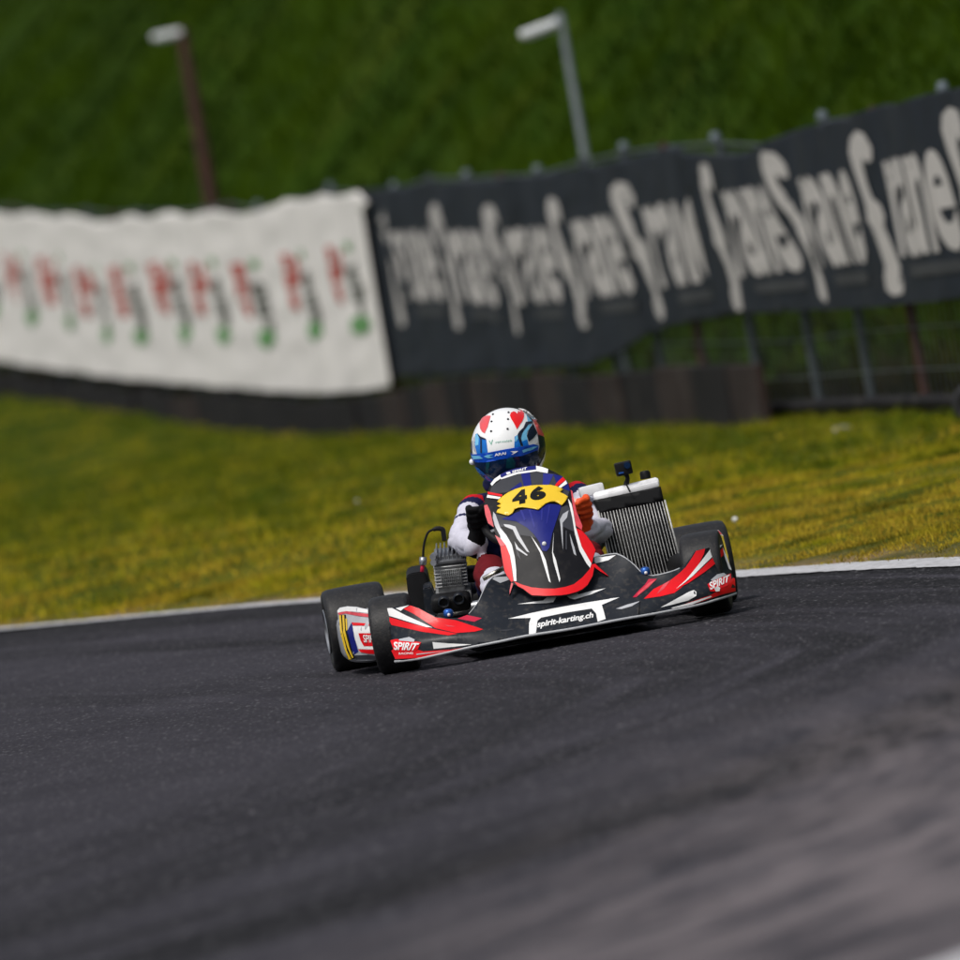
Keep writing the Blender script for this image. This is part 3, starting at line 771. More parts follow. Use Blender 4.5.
# -- frame, floor, axle
bm = bmesh.new()
for s in (-1, 1):
    add_tube(bm, [(s*.30, -.22, .05), (s*.30, .1, .05), (s*.33, .5, .05), (s*.30, 1.2, .06)], .015, 10, 5)
    add_tube(bm, [(s*.30, -.05, .05), (s*.40, 0, .09), (s*.455, 0, .13)], .014, 10, 4)
add_tube(bm, [(-.30, -.22, .05), (.30, -.22, .05)], .015, 10); add_tube(bm, [(-.33, .55, .05), (.33, .55, .05)], .015, 10)
from_bm('chassis_tube', bm, MT['chrome'], kart)
bm = bmesh.new(); add_box(bm, (0, .15, .034), (.60, .80, .008), None, .003, 1); from_bm('floor_tray', bm, MT['blackmat'], kart, sharp=40)
bm = bmesh.new(); add_tube(bm, [(-.60, 1.05, .138), (.60, 1.05, .138)], .02, 14); from_bm('rear_axle', bm, MT['steel'], kart)
bm = bmesh.new(); add_tube(bm, [(-.66, 1.27, .16), (-.5, 1.3, .15), (.5, 1.3, .15), (.66, 1.27, .16)], .06, 12, 4); from_bm('rear_bumper', bm, MT['blackmat'], kart)
for s in (-1, 1):
    bm = bmesh.new(); add_tube(bm, [(s*.08, .12, .10), (s*.44, .02, .125)], .008, 8); from_bm('tie_rod', bm, MT['steel'], kart)
bm = bmesh.new(); add_tube(bm, [K(483, 579, .05), K(504, 568, .05)], .0085, 10)
from_bm('support_bar', bm, MT['chrome'], kart)
bm = bmesh.new(); add_tube(bm, [K(582, 575, .05), K(601, 570, .05)], .0085, 10)
from_bm('support_bar', bm, MT['chrome'], kart)

# -- front fairing
def f_fair(x, z):
    a = abs(x)
    w = min(max((a-.12)/.2, 0), 1); w = w*w*(3-2*w)
    y = -.37+.42*x*x+5.0*max(0, a-.47)**2
    y += (1.25*(1-w)+.62*w)*max(0, z-.045)
    y += 3.5*max(0, .055-z)**2*8
    y -= .022*math.exp(-((z-.095)/.030)**2)*w
    y += .035*math.exp(-((a-.30)/.07)**2)*min(1, max(0, (z-.06)/.1))
    return y
HFR = hit_surf(f_fair)
A = crop(370, 540, 3.84); B = crop(610, 520, 6.857); C = crop(560, 450, 5.05)
fair_out = [(387, 609), (398, 606), (409, 605), (419.5, 608), (435, 616), (445, 618), (456, 618), (463, 617), (469, 614), (474, 608), (479, 601), (483, 592), (487, 584), (491, 579), (495, 576.5), (505, 574), (530, 571), (560, 565), (594, 558), (606, 555), (615.4, 554), (620, 555.5), (625, 558), (630, 561.5), (635, 566), (639, 570.5), (643, 574), (653, 576), (662, 574.5), (671, 572), (679, 569), (685, 565), (690, 558), (695, 551), (700, 549.5), (705.5, 548.4), (722, 544.6), (724.5, 553), (730, 568), (735, 581), (736, 592.6),
            (697.5, 604.6), (653.8, 613.3), (610, 621), (568, 629), (526, 635.5), (474, 646), (419.5, 658), (395, 661), (391, 636), (387, 620)]
fair = patch('front_fairing', fair_out, HFR, 0, MT['navy'], kart, 4, .006)
bm = bmesh.new()
add_tube(bm, [HFR(x, y, 0)+Vector((0, .002, -.002)) for x, y in [(736, 593), (717, 599), (697.5, 604.6), (676, 609), (653.8, 613.3), (632, 617), (610, 621), (568, 629), (526, 635.5), (500, 641), (474, 646), (447, 652), (419.5, 658), (395, 661)]], .0048, 8, 3)
from_bm('lower_edge', bm, MT['lip'], fair)
bm = bmesh.new()
add_tube(bm, [HFR(x, y, -.004) for x, y in [(469, 614), (474, 608), (479, 601), (483, 592), (487, 584), (491, 579), (495, 576.5), (505, 574)]], .0022, 6, 3)
add_tube(bm, [HFR(x, y, -.004) for x, y in [(594, 558), (606, 555), (615.4, 554), (620, 555.5), (625, 558), (635, 566), (643, 574), (653, 576), (671, 572), (680, 568.5)]], .0035, 6, 3)
from_bm('upper_edge', bm, MT['lip'], fair)
def stick(polys, mat, lvl=1, hit=HFR, par=None, name='sticker', curve=0):
    return patch(name, polys, hit, .0012*lvl, MT[mat], par or fair, 6, 0, True, curve)
stick(A([(66, 262), (85, 261), (135, 288), (240, 336), (215, 334), (70, 290)]), 'white')
stick(A([(66, 294), (150, 318), (245, 342), (335, 360), (300, 366), (200, 352), (82, 326)]), 'red')
stick(A([(128, 264), (155, 251), (190, 264), (250, 297), (330, 308), (435, 343), (400, 352), (330, 357), (250, 338), (205, 308), (165, 282)]), 'red')
stick(A([(98, 262), (150, 250), (128, 263), (118, 272)]), 'white', 2)
stick(A([(285, 325), (330, 332), (300, 332)]), 'pink', 2)
stick(A([(335, 302), (372, 288), (430, 300), (400, 314)]), 'crimson')
stick(A([(82, 425), (100, 412), (180, 420), (205, 428), (310, 421), (390, 409), (300, 428), (190, 453), (97, 457)]), 'red')
stick(A([(78, 385), (100, 380), (196, 392), (184, 418), (172, 428), (92, 428)]), 'red', 2)
stick(A([(112, 380), (150, 372), (172, 382), (168, 391), (110, 386)]), 'silver_print', 3)
lettering('lettering', 'SPIRIT', A([(86, 390), (190, 396), (176, 424), (92, 422)]), HFR, .0048, MT['white'], fair, bold=.03, shear=.2)
lettering('lettering', 'RACING', A([(110, 432), (165, 430), (165, 438), (110, 440)]), HFR, .0048, MT['white'], fair, bold=.02)
stick(A([(240, 392), (300, 397), (390, 401), (320, 410), (244, 418)]), 'white')
stick(A([(178, 437), (310, 424), (178, 441)]), 'silver_print', 3)
stick(A([(530, 302), (612, 282), (700, 263), (830, 240), (958, 220), (890, 249), (898, 275), (905, 303), (874, 314), (868, 282), (851, 263), (750, 279), (657, 298), (643, 310), (637, 357), (610, 362), (611, 318), (618, 299)]), 'white')
lettering('lettering', 'spirit-karting.ch', A([(640, 312), (856, 276), (860, 303), (642, 343)]), HFR, .003, MT['white'], fair, bold=.03, shear=.25)
stick(A([(565, 246), (620, 238), (665, 232), (686, 214), (720, 212), (704, 238), (680, 242)]), 'white')
stick(A([(750, 211), (786, 200), (802, 208), (850, 196), (905, 185), (850, 208), (785, 228), (768, 224)]), 'white')
stick(A([(480, 346), (560, 341), (520, 350)]), 'grey_print')
stick(A([(500, 165), (540, 150), (530, 140), (478, 142), (470, 150)]), 'silver_print')
stick(B([(-105, 250), (-60, 255), (40, 240), (-10, 275), (-110, 300)]), 'white')
stick(B([(232, 540), (300, 472), (365, 440), (420, 408), (475, 365), (520, 322), (555, 270), (590, 212), (652, 196), (645, 230), (610, 300), (560, 382), (500, 455), (440, 500), (350, 522)]), 'red')
stick(B([(318, 510), (365, 440), (415, 412), (370, 470)]), 'pink', 2)
stick(B([(652, 204), (640, 245), (600, 320), (570, 372), (600, 335), (660, 260), (700, 205), (690, 180)]), 'black_gloss', 2)
stick(B([(700, 182), (772, 168), (730, 220), (690, 262), (630, 320), (570, 380), (510, 430), (450, 474), (520, 410), (570, 350), (640, 262)]), 'white', 3)
stick(B([(776, 188), (778, 240), (720, 300), (650, 355), (540, 430), (455, 474), (520, 430), (590, 365), (640, 318), (700, 262)]), 'red', 3)
stick(B([(155, 530), (195, 485), (240, 442), (265, 404), (322, 403), (260, 465), (180, 528)]), 'crimson')
stick(B([(190, 500), (265, 430), (320, 405), (265, 455), (185, 522)]), 'pink', 2)
stick(B([(772, 185), (800, 250), (835, 345), (815, 335), (785, 250)]), 'white', 3)
stick(B([(690, 515), (735, 488), (845, 395), (856, 400), (862, 488), (770, 510), (600, 568), (480, 588), (600, 545)]), 'red')
stick(B([(668, 440), (700, 418), (828, 366), (832, 400), (805, 450), (720, 490), (688, 488)]), 'red', 2)
stick(B([(690, 410), (735, 372), (780, 362), (800, 376), (700, 418)]), 'silver_print', 3)
lettering('lettering', 'SPIRIT', B([(672, 430), (820, 372), (818, 420), (688, 480)]), HFR, .0048, MT['white'], fair, bold=.03, shear=.2)
stick(B([(715, 470), (735, 450), (755, 465), (750, 488), (725, 490)]), 'white', 4)
stick(B([(345, 600), (440, 548), (545, 490), (575, 480), (592, 492), (592, 520), (535, 552), (420, 582)]), 'white')
stick(B([(420, 602), (520, 575), (690, 520), (700, 526), (560, 580), (430, 606)]), 'white', 2)
stick(B([(40, 608), (110, 582), (212, 553), (150, 590), (80, 610)]), 'silver_print')
stick(B([(-40, 560), (0, 538), (62, 531), (10, 548)]), 'white')
bm = bmesh.new()   # seam of the right half
add_tube(bm, [HFR(x, y, .001) for x, y in B([(205, 555), (200, 600), (198, 650)])], .0016, 6); from_bm('seam', bm, MT['ink'], fair)
for (x, y) in ((449, 616), (646, 574)):
    p = HFR(x, y, -.012); bm = bmesh.new()
    add_lathe(bm, [(.001, .016), (.010, .015), (.0165, .008), (.0165, -.006), (.012, -.012), (.001, -.012)], 20, Matrix.Translation(p+Vector((0, 0, .008))) @ Matrix.Rotation(R(-90), 4, 'Y') @ Matrix.Rotation(R(8), 4, 'Y'))
    pin = from_bm('fixing_knob', bm, MT['cap'], kart, sharp=50)
    bm = bmesh.new(); g = bmesh.ops.create_uvsphere(bm, u_segments=12, v_segments=8, radius=.006)
    for v in g['verts']: v.co += p+Vector((0, -.014, .004))
    from_bm('bolt', bm, MT['white'], pin)

# -- front panel (steering fairing)
def f_nas(x, z):
    t = z-.15
    return -.285+.80*t+.25*max(0, t-.28)+(1.15-.6*min(max(t/.4, 0), 1))*x*x*1.6-.012*math.exp(-(x/.06)**2)*max(0, 1-abs(t-.2)/.25)
HN = hit_surf(f_nas)
N = crop(480, 460, 6.4)
nas_out = N([(68, 150), (95, 118), (128, 92), (170, 70), (220, 54), (285, 42), (355, 34), (400, 44), (436, 58), (480, 78), (520, 102), (545, 120), (566, 150), (580, 190), (590, 260), (598, 330), (612, 420), (650, 447), (685, 485), (718, 530), (742, 575), (726, 625), (735, 655), (780, 700), (826, 746), (770, 715), (735, 690), (722, 742), (690, 800), (655, 828), (620, 846), (570, 860), (520, 868), (420, 872), (330, 868), (300, 846), (275, 826), (240, 808), (216, 796), (188, 866), (186, 830), (198, 782), (172, 745), (155, 715), (140, 640), (130, 560), (105, 490), (84, 430), (50, 405), (32, 350), (24, 295), (30, 240), (50, 200)])
nas = patch('front_panel', nas_out, HN, 0, MT['black_gloss'], kart, 4, .006)
S = lambda pts, mat, lvl=1, curve=0: stick(N(pts), mat, lvl, HN, nas, curve=curve)
S([(216, 775), (270, 798), (330, 815), (400, 822), (480, 823), (545, 812), (600, 795), (655, 752), (700, 700), (712, 668), (735, 665), (720, 742), (688, 799), (655, 826), (620, 843), (570, 857), (520, 865), (420, 869), (332, 865), (300, 843), (275, 823), (240, 806)], 'red')
S([(130, 552), (165, 545), (190, 600), (203, 690), (214, 774), (200, 780), (173, 742), (157, 712), (143, 640)], 'red')
S([(212, 790), (200, 785), (190, 830), (189, 862)], 'pink')
S([(735, 662), (778, 702), (824, 744), (770, 713), (722, 678)], 'red', 2)
S([(616, 436), (650, 450), (685, 488), (718, 533), (740, 575), (724, 625), (714, 668), (690, 650), (650, 560)], 'red')
S([(84, 330), (100, 350), (128, 430), (168, 480), (203, 540), (222, 620), (231, 700), (233, 775), (216, 772), (205, 690), (192, 610), (165, 540), (120, 470), (95, 420), (82, 370)], 'silver_print', 2)
S([(128, 440), (168, 482), (203, 542), (222, 622), (231, 702), (233, 776), (216, 773), (205, 690), (192, 612), (165, 545), (130, 500)], 'white', 3)
S([(562, 245), (585, 280), (596, 330), (612, 430), (650, 555), (712, 662), (704, 690), (680, 660), (636, 580), (606, 470), (590, 370), (572, 290)], 'white', 3)
S([(95, 480), (128, 500), (165, 545), (130, 552)], 'pink', 2)
S([(26, 290), (46, 285), (66, 330), (88, 430), (52, 404), (34, 350)], 'pink', 1)
S([(580, 190), (592, 200), (600, 250), (618, 330), (655, 420), (650, 447), (612, 418), (598, 330), (590, 260)], 'pink', 1)
S([(90, 345), (170, 355), (250, 350), (310, 430), (360, 500), (330, 490), (255, 480), (160, 425), (120, 430)], 'grey_print', 1)
S([(520, 300), (560, 290), (590, 340), (606, 460), (560, 440), (520, 420), (500, 380)], 'grey_print', 1)
S([(140, 378), (200, 348), (300, 310), (430, 278), (522, 288), (505, 340), (488, 390), (462, 470), (444, 560), (425, 584), (398, 580), (380, 525), (345, 475), (300, 432), (230, 392)], 'blue', 2)
S([(255, 320), (268, 320), (292, 380), (284, 392)], 'violet', 3); S([(310, 318), (322, 316), (352, 420), (346, 436)], 'violet', 3); S([(392, 300), (402, 298), (398, 380), (390, 390)], 'violet', 3); S([(440, 290), (450, 290), (430, 400), (422, 410)], 'violet', 3)
S([(75, 170), (140, 122), (260, 84), (360, 74), (436, 84), (480, 90), (548, 135), (575, 190), (560, 240), (440, 160), (270, 172), (170, 208), (60, 215)], 'grey_print', 1)
S([(262, 86), (318, 78), (330, 165), (280, 172)], 'blue', 2); S([(190, 190), (262, 140), (270, 168), (210, 192)], 'blue', 2); S([(405, 84), (470, 92), (440, 158), (400, 160)], 'violet', 2); S([(470, 90), (520, 102), (560, 140), (575, 200), (530, 180), (490, 150)], 'blue', 2)
S([(66, 152), (92, 120), (130, 94), (132, 118), (100, 140), (76, 166)], 'white', 3)
S([(130, 112), (230, 78), (360, 60), (362, 72), (240, 90), (134, 124)], 'white', 3)
S([(358, 36), (400, 45), (436, 58), (432, 84), (360, 72)], 'white', 3)
S([(128, 94), (170, 72), (220, 56), (285, 44), (356, 36), (359, 60), (290, 67), (230, 77), (180, 92), (138, 112)], 'blue', 4)
lettering('lettering', 'SPIRIT', N([(200, 70), (300, 44), (304, 60), (206, 84)]), HN, .0062, MT['white'], nas, bold=.03, shear=.2)
S([(165, 80), (190, 74), (196, 86), (172, 94)], 'white', 5)
S([(478, 162), (500, 135), (530, 108), (548, 128), (490, 172)], 'red', 4); S([(500, 172), (548, 130), (558, 150), (516, 178)], 'white', 5)
S([(48, 202), (90, 210), (142, 220), (140, 234), (48, 218)], 'red', 4); S([(46, 222), (132, 237), (120, 250), (42, 240)], 'white', 5)
S([(150, 410), (190, 414), (226, 426), (255, 488), (316, 592), (300, 586), (236, 502), (210, 446), (160, 426)], 'silver_print', 3)
S([(220, 520), (245, 560), (305, 608), (298, 612), (232, 570)], 'silver_print', 3)
S([(222, 530), (250, 600), (262, 640), (238, 610)], 'grey_print', 2)
S([(325, 485), (362, 535), (397, 590), (420, 640), (452, 785), (440, 775), (400, 645), (384, 592)], 'white', 3)
S([(472, 460), (466, 590), (486, 640), (513, 760), (508, 782), (470, 652), (461, 592)], 'white', 3)
S([(566, 322), (556, 368), (528, 402), (531, 575), (522, 500), (511, 380), (530, 345)], 'silver_print', 3)
S([(546, 450), (556, 452), (556, 575), (546, 570)], 'grey_print', 3)
S([(574, 472), (604, 560), (616, 612), (600, 600), (582, 530)], 'silver_print', 3)
p = HN(*N([(410, 536)])[0], .006); bm = bmesh.new(); g = bmesh.ops.create_uvsphere(bm, u_segments=12, v_segments=8, radius=.0075)
for v in g['verts']: v.co = v.co*Vector((1, .5, 1)) if False else Vector((v.co.x, v.co.y*.5, v.co.z))+p
from_bm('screw', bm, MT['white'], nas)
plate = patch('number_plate', N([(108, 265), (128, 243), (150, 226), (180, 206), (225, 185), (270, 171), (320, 163), (370, 159), (450, 158), (492, 168), (530, 185), (510, 205), (540, 218), (562, 234), (545, 262), (522, 288), (498, 272), (475, 262), (445, 266), (420, 275), (395, 297), (370, 316), (345, 310), (320, 306), (270, 300), (245, 303), (220, 312), (206, 338), (178, 354), (140, 344), (103, 333), (112, 315), (134, 306), (106, 292), (136, 280)]), HN, .011, MT['yellow'], nas, 4, .004)
lettering('race_number', '4', N([(207, 202), (296, 182), (300, 272), (203, 292)]), HN, .0125, MT['ink'], nas, bold=.075)
lettering('race_number', '6', N([(312, 178), (410, 160), (424, 244), (322, 264)]), HN, .0125, MT['ink'], nas, bold=.075)

# -- steering wheel and column
WC = Vector((0.0, .375, .425)); wt = Matrix.Translation(WC) @ Matrix.Rotation(R(-48), 4, 'X')
bm = bmesh.new(); add_tube(bm, [wt @ Vector((.158*math.cos(a), .005, .135*math.sin(a)+.0)) for a in np.linspace(0, 2*math.pi, 40)], .0135, 12, cap=False)
bmesh.ops.remove_doubles(bm, verts=bm.verts[:], dist=.0005)
sw = from_bm('steering_wheel', bm, MT['blackmat'], kart)
for a in (200, 340, 90):
    bm = bmesh.new(); add_tube(bm, [wt @ Vector((0, 0, 0)), wt @ Vector((.15*math.cos(R(a)), 0, .128*math.sin(R(a))))], .009, 8); from_bm('spoke', bm, MT['steel'], sw)
bm = bmesh.new(); add_tube(bm, [wt @ Vector((0, 0, 0)), (0, -.02, .07)], .011, 10); from_bm('steering_column', bm, MT['steel'], kart)

# -- seat
nu, nv = 25, 15; Ps = []
for j in range(nv):
    t = j/(nv-1); cy = .62+.42*t+.10*t*t; cz = .06+.02*(1-t)+.27*t**2.2
    for i in range(nu):
        a = -1+2*i/(nu-1); w_ = .165-.01*t
        Ps.append((a*w_*1.05, cy-.20*abs(a)**3*(.35+.65*t), cz+.17*abs(a)**3.2*(1-.55*t)))
seat = grid_mesh('seat', np.array(Ps), nu, nv, MT['blackmat'], kart); md = seat.modifiers.new('thickness', 'SOLIDIFY'); md.thickness = .006

# -- side pods: rounded boxes lofted along the kart
def pod(side, k=1.):
    secs = [(.16, .50, .575, .075, .150), (.20, .47, .625, .050, .185), (.32, .45, .672, .036, .205), (.55, .44, .690, .034, .210), (.78, .45, .685, .036, .205), (.86, .47, .66, .05, .18)]
    Pp = []; nu = 24
    for (y, x0, x1, z0, z1) in secs:
        x1 = x0+(x1-x0)*k; cx, cz, hx, hz = (x0+x1)/2, (z0+z1)/2, (x1-x0)/2, (z1-z0)/2
        for i in range(nu):
            a = 2*math.pi*i/nu; ca, sa = math.cos(a), math.sin(a); e = .45
            Pp.append((side*(cx+hx*math.copysign(abs(ca)**e, ca)), y, cz+hz*math.copysign(abs(sa)**e, sa)))
    bm = bmesh.new(); vv = [bm.verts.new(p) for p in Pp]; n = len(secs)
    for j in range(n-1):
        for i in range(nu):
            q = [vv[j*nu+i], vv[j*nu+(i+1) % nu], vv[(j+1)*nu+(i+1) % nu], vv[(j+1)*nu+i]]
            bm.faces.new(q)
    bm.faces.new(vv[:nu]); bm.faces.new(vv[-nu:])
    bmesh.ops.recalc_face_normals(bm, faces=bm.faces[:])
    o = from_bm('side_pod', bm, MT['silver_print' if side < 0 else 'blackmat'], kart, sharp=50)
    def f(x, z):
        a = abs(x)
        return .155+.9*max(0, a-.575)+.5*max(0, .08-z)+.6*max(0, z-.15)+2*max(0, a-.63)**1.2
    return o, hit_surf(f)
pl, HP = pod(-1); pr, HP2 = pod(1, .62)
Q = crop(320, 575, 9.14)
SP = lambda pts, mat, lvl=1: stick(Q(pts), mat, lvl, HP, pl)
front = patch('pod_front', Q([(155, 330), (180, 298), (250, 285), (330, 290), (420, 310), (520, 330), (560, 700), (500, 780), (400, 785), (330, 780), (265, 780), (230, 700), (190, 560), (170, 450)]), HP, 0, MT['silver_print'], pl, 5, .006)
SP([(158, 325), (182, 300), (250, 288), (330, 293), (420, 314), (520, 330), (520, 360), (420, 345), (300, 332), (200, 335), (160, 345)], 'white')
SP([(160, 345), (240, 330), (320, 340), (440, 355), (520, 365), (520, 395), (440, 385), (330, 372), (230, 352), (175, 365)], 'pink', 2)
SP([(172, 365), (235, 362), (245, 500), (300, 720), (340, 760), (262, 778), (228, 690), (188, 540)], 'ink', 2)
SP([(174, 368), (190, 366), (200, 500), (245, 690), (285, 770), (262, 772), (225, 680), (185, 530)], 'yellow', 3)
SP([(202, 366), (220, 366), (228, 510), (270, 670), (305, 755), (290, 760), (250, 660), (212, 530)], 'yellow', 3)
SP([(232, 400), (244, 395), (250, 500), (238, 510)], 'yellow', 3)
SP([(245, 520), (290, 430), (310, 560), (350, 700), (310, 730), (275, 640)], 'blue', 1)
SP([(288, 432), (440, 442), (540, 450), (540, 470), (440, 462), (300, 462)], 'red', 2)
SP([(298, 466), (540, 474), (545, 680), (470, 680), (350, 676), (318, 580)], 'white', 2)
SP([(350, 532), (540, 532), (540, 650), (400, 650), (370, 600)], 'red', 3)
lettering('lettering', 'SPIRIT', Q([(385, 545), (530, 550), (530, 620), (400, 615)]), HP, .006, MT['white'], pl, bold=.02, shear=.15)
SP([(350, 680), (540, 685), (545, 725), (440, 720), (370, 705)], 'red', 3)
SP([(310, 735), (440, 730), (550, 745), (500, 775), (330, 775)], 'grey_print', 2)
stick(B([(720, 72), (745, 70), (775, 105), (790, 190), (800, 250), (825, 330), (810, 330), (780, 230), (755, 130)]), 'white', 1, HP2, pr)
stick(B([(752, 100), (775, 108), (808, 240), (822, 320), (812, 325), (785, 220)]), 'olive', 2, HP2, pr)
stick(B([(722, 74), (745, 72), (770, 100), (745, 95)]), 'pink', 2, HP2, pr)

# -- engine on the picture's left
EY = .66
ec = K(451, 572, EY); eng = empty('engine', ec, 0, kart); eng.rotation_euler = (R(14), R(4), R(-6))
bm = bmesh.new()   # cylinder: block with stacked cooling fins, ribs on the front
add_box(bm, (0, 0, -.01), (.094, .10, .10), None, .012, 3)
for i in range(7): add_box(bm, (0, 0, .036-.0115*i), (.112-.002*(i % 2), .118, .0045), None, .0018, 1)
for i in range(11): add_box(bm, (-.032+.0066*i, -.058, -.004), (.0026, .012, .062), None, .001, 1)
from_bm('cylinder', bm, MT['alloy'], eng, sharp=40)
bm = bmesh.new()
add_box(bm, (0, 0, .052), (.116, .116, .014), None, .004, 2)
for i in range(8): add_box(bm, (-.040+.0135*i, 0, .076), (.0045, .104, .034), None, .002, 1)
add_box(bm, (0, 0, .066), (.10, .10, .016), None, .004, 2)
hd = from_bm('cylinder_head', bm, MT['steel'], eng, sharp=40)
for (x, z) in ((-.052, .078), (-.052, .058)):
    bm = bmesh.new(); add_lathe(bm, [(.001, -.062), (.011, -.062), (.012, -.05), (.012, -.04), (.001, -.04)], 16, Matrix.Rotation(R(90), 4, 'Z') @ Matrix.Identity(4) if False else Matrix.Translation((x+.02, -.012, z)) @ Matrix.Rotation(R(70), 4, 'Z'))
    from_bm('bolt', bm, MT['steel'], hd, sharp=40)
bm = bmesh.new(); add_box(bm, (.002, .0, -.078), (.125, .12, .05), None, .012, 2); add_tube(bm, [(-.075, -.02, -.075), (-.02, -.055, -.075)], .012, 12); add_tube(bm, [(.0, -.066, -.068), (.05, -.062, -.066)], .010, 12)
from_bm('crankcase', bm, MT['alloy'], eng, sharp=40)
bm = bmesh.new(); add_box(bm, (.075, .02, -.02), (.05, .06, .05), None, .01, 2); add_tube(bm, [(.05, 0, -.02), (.11, -.01, -.012), (.15, -.01, .0)], .02, 12, 4)
from_bm('carburettor', bm, MT['blackmat'], eng, sharp=40)
EI = (Matrix.Translation(ec) @ eng.rotation_euler.to_matrix().to_4x4()).inverted()
def E(px, py, y): return EI @ K(px, py, y)
bm = bmesh.new()   # intake silencer with two round mouths
c0, c1 = E(438, 605, EY-.13), E(464, 600, EY-.13)
add_box(bm, (c0+c1)/2+Vector((0, .02, -.004)), ((c1-c0).length+.045, .075, .058), None, .022, 4)
air = from_bm('intake_silencer', bm, MT['blackmat'], eng, sharp=60)
for (x, y) in ((444, 602.5), (459, 599)):
    q = E(x, y, EY-.165); bm = bmesh.new()
    add_lathe(bm, [(.012, .03), (.013, .0), (.0165, -.006), (.0205, -.003), (.0205, .012)], 24, Matrix.Translation(q) @ Matrix.Rotation(R(90), 4, 'Z'))
    from_bm('intake_mouth', bm, MT['navy'], air, sharp=60)
    bm = bmesh.new(); add_lathe(bm, [(.001, .012), (.0125, .012)], 24, Matrix.Translation(q) @ Matrix.Rotation(R(90), 4, 'Z')); from_bm('intake_bore', bm, MT['core'], air)
bm = bmesh.new(); add_tube(bm, [E(444.5, 541, EY), E(443.5, 534, EY), E(442.5, 529.5, EY), E(437, 528.5, EY), E(433, 530, EY)], [.008, .0085, .009, .008, .006], 10, 4)
from_bm('spark_plug_cap', bm, MT['blackmat'], eng)
bm = bmesh.new(); add_tube(bm, [E(435, 529, EY), E(428.5, 532, EY), E(425, 540, EY), E(423.5, 549, EY), E(423, 558, EY)], .0042, 8, 5)
from_bm('ignition_cable', bm, MT['ink'], eng)
bm = bmesh.new(); add_tube(bm, [E(423, 557, EY), E(423, 561, EY), E(422.7, 565, EY)], [.012, .0135, .012], 14); from_bm('coil_collar', bm, MT['steel'], eng)
bm = bmesh.new(); add_tube(bm, [E(422.8, 564, EY), E(422, 572, EY)], .007, 10); from_bm('coil_stem', bm, MT['crimson'], eng)
bm = bmesh.new()
def prism(bm, pts, hit, y, thick, mat=None):
    a = [bm.verts.new(hit(px, py, y)) for px, py in pts]; b = [bm.verts.new(hit(px, py, y)+Vector((0, thick, 0))) for px, py in pts]
    bm.faces.new(a[::-1]); bm.faces.new(b)
    for i in range(len(a)): bm.faces.new((a[i], a[(i+1) % len(a)], b[(i+1) % len(a)], b[i]))
    bmesh.ops.recalc_face_normals(bm, faces=bm.faces[:])
    bmesh.ops.bevel(bm, geom=bm.edges[:], offset=.004, segments=2, affect='EDGES')
prism(bm, [(406, 577), (410, 573.5), (423, 571.5), (427, 575), (433, 600), (431, 612), (414, 614), (408, 595)], E, EY+.02, .09); from_bm('clutch_guard', bm, MT['blackmat'], eng, sharp=35)
bm = bmesh.new(); prism(bm, [(423, 589), (431, 586.5), (437, 602), (438, 616), (425, 618)], E, EY-.06, .07); from_bm('ignition_box', bm, MT['navy'], eng, sharp=35)
bm = bmesh.new(); add_tube(bm, [K(462, 590, .72), K(470, 588, .78), K(478, 584, .9), K(484, 590, 1.05)], .026, 14, 4); from_bm('exhaust', bm, MT['alloy'], kart)

# -- radiator on the picture's right
RY = .55
def rad_pt(px, py, off=0.):
    return K(px, py, RY+off)
rad = empty('radiator', K(632, 585, RY), 0, kart); ro = rad.location
def Rf(px, py, off=0.):
    p = K(px, py, RY); z = p.z-K(632, 585, RY).z
    return Vector((p.x, RY+.18*max(z, -.05)-off, p.z))-ro
core_q = [(600.5, 512.5), (664.5, 500.5), (682, 571), (617, 588)]
def quadpt(q, a, b):
    tl, tr, br, bl_ = [Vector(v) for v in q]; p = (tl*(1-a)+tr*a)*(1-b)+(bl_*(1-a)+br*a)*b; return p.x, p.y
patch('core', core_q, Rf, 0, MT['core'], rad, 0, .03)
bm = bmesh.new(); nf = 21
for i in range(nf):
    a = (i+.5)/nf
    for b0 in range(1):
        t = .0016
        P0, P1 = Rf(*quadpt(core_q, a, .01), .004), Rf(*quadpt(core_q, a, .99), .004)
        add_tube(bm, [P0, P0.lerp(P1, .33)+Vector((random.uniform(-.0005, .0005), 0, 0)), P0.lerp(P1, .66)+Vector((random.uniform(-.0005, .0005), 0, 0)), P1], t, 6)
tag(from_bm('cooling_tubes', bm, MT['fins'], rad), kind='stuff')
bm = bmesh.new(); nf2 = 46
for i in range(nf2):
    b = (i+.5)/nf2; P0, P1 = Rf(*quadpt(core_q, 0, b), .0012), Rf(*quadpt(core_q, 1, b), .0012); add_tube(bm, [P0, P1], .0006, 4)
tag(from_bm('cooling_fins', bm, MT['blackmat'], rad), kind='stuff')
patch('header_band', [(594.5, 500.5), (662, 486.5), (665, 500.5), (600.5, 512.5)], Rf, .006, MT['blackmat'], rad, 6, .045)
bm = bmesh.new(); a, b = Rf(598, 497.5, -.018), Rf(658.5, 482.5, -.018)
add_tube(bm, [a-(b-a)*.04, a, b, b+(b-a)*.035], [.012, .0175, .0175, .012], 16)
rot = (b-a).to_track_quat('X', 'Z').to_matrix(); add_box(bm, (a+b)/2+Vector((0, 0, -.006)), ((b-a).length*1.05, .044, .020), rot, .006, 2)
from_bm('top_tank', bm, MT['tank'], rad, sharp=40)
bm = bmesh.new(); add_box(bm, Rf(594.5, 490.5, -.07), (.085, .05, .035), rot, .008, 2); from_bm('side_tank', bm, MT['tank'], rad, sharp=40)
bm = bmesh.new(); a, b = Rf(617, 588, .004), Rf(682, 573, .004); add_box(bm, (a+b)/2, ((b-a).length*1.05, .045, .022), rot, .006, 2); from_bm('bottom_tank', bm, MT['tank'], rad, sharp=40)
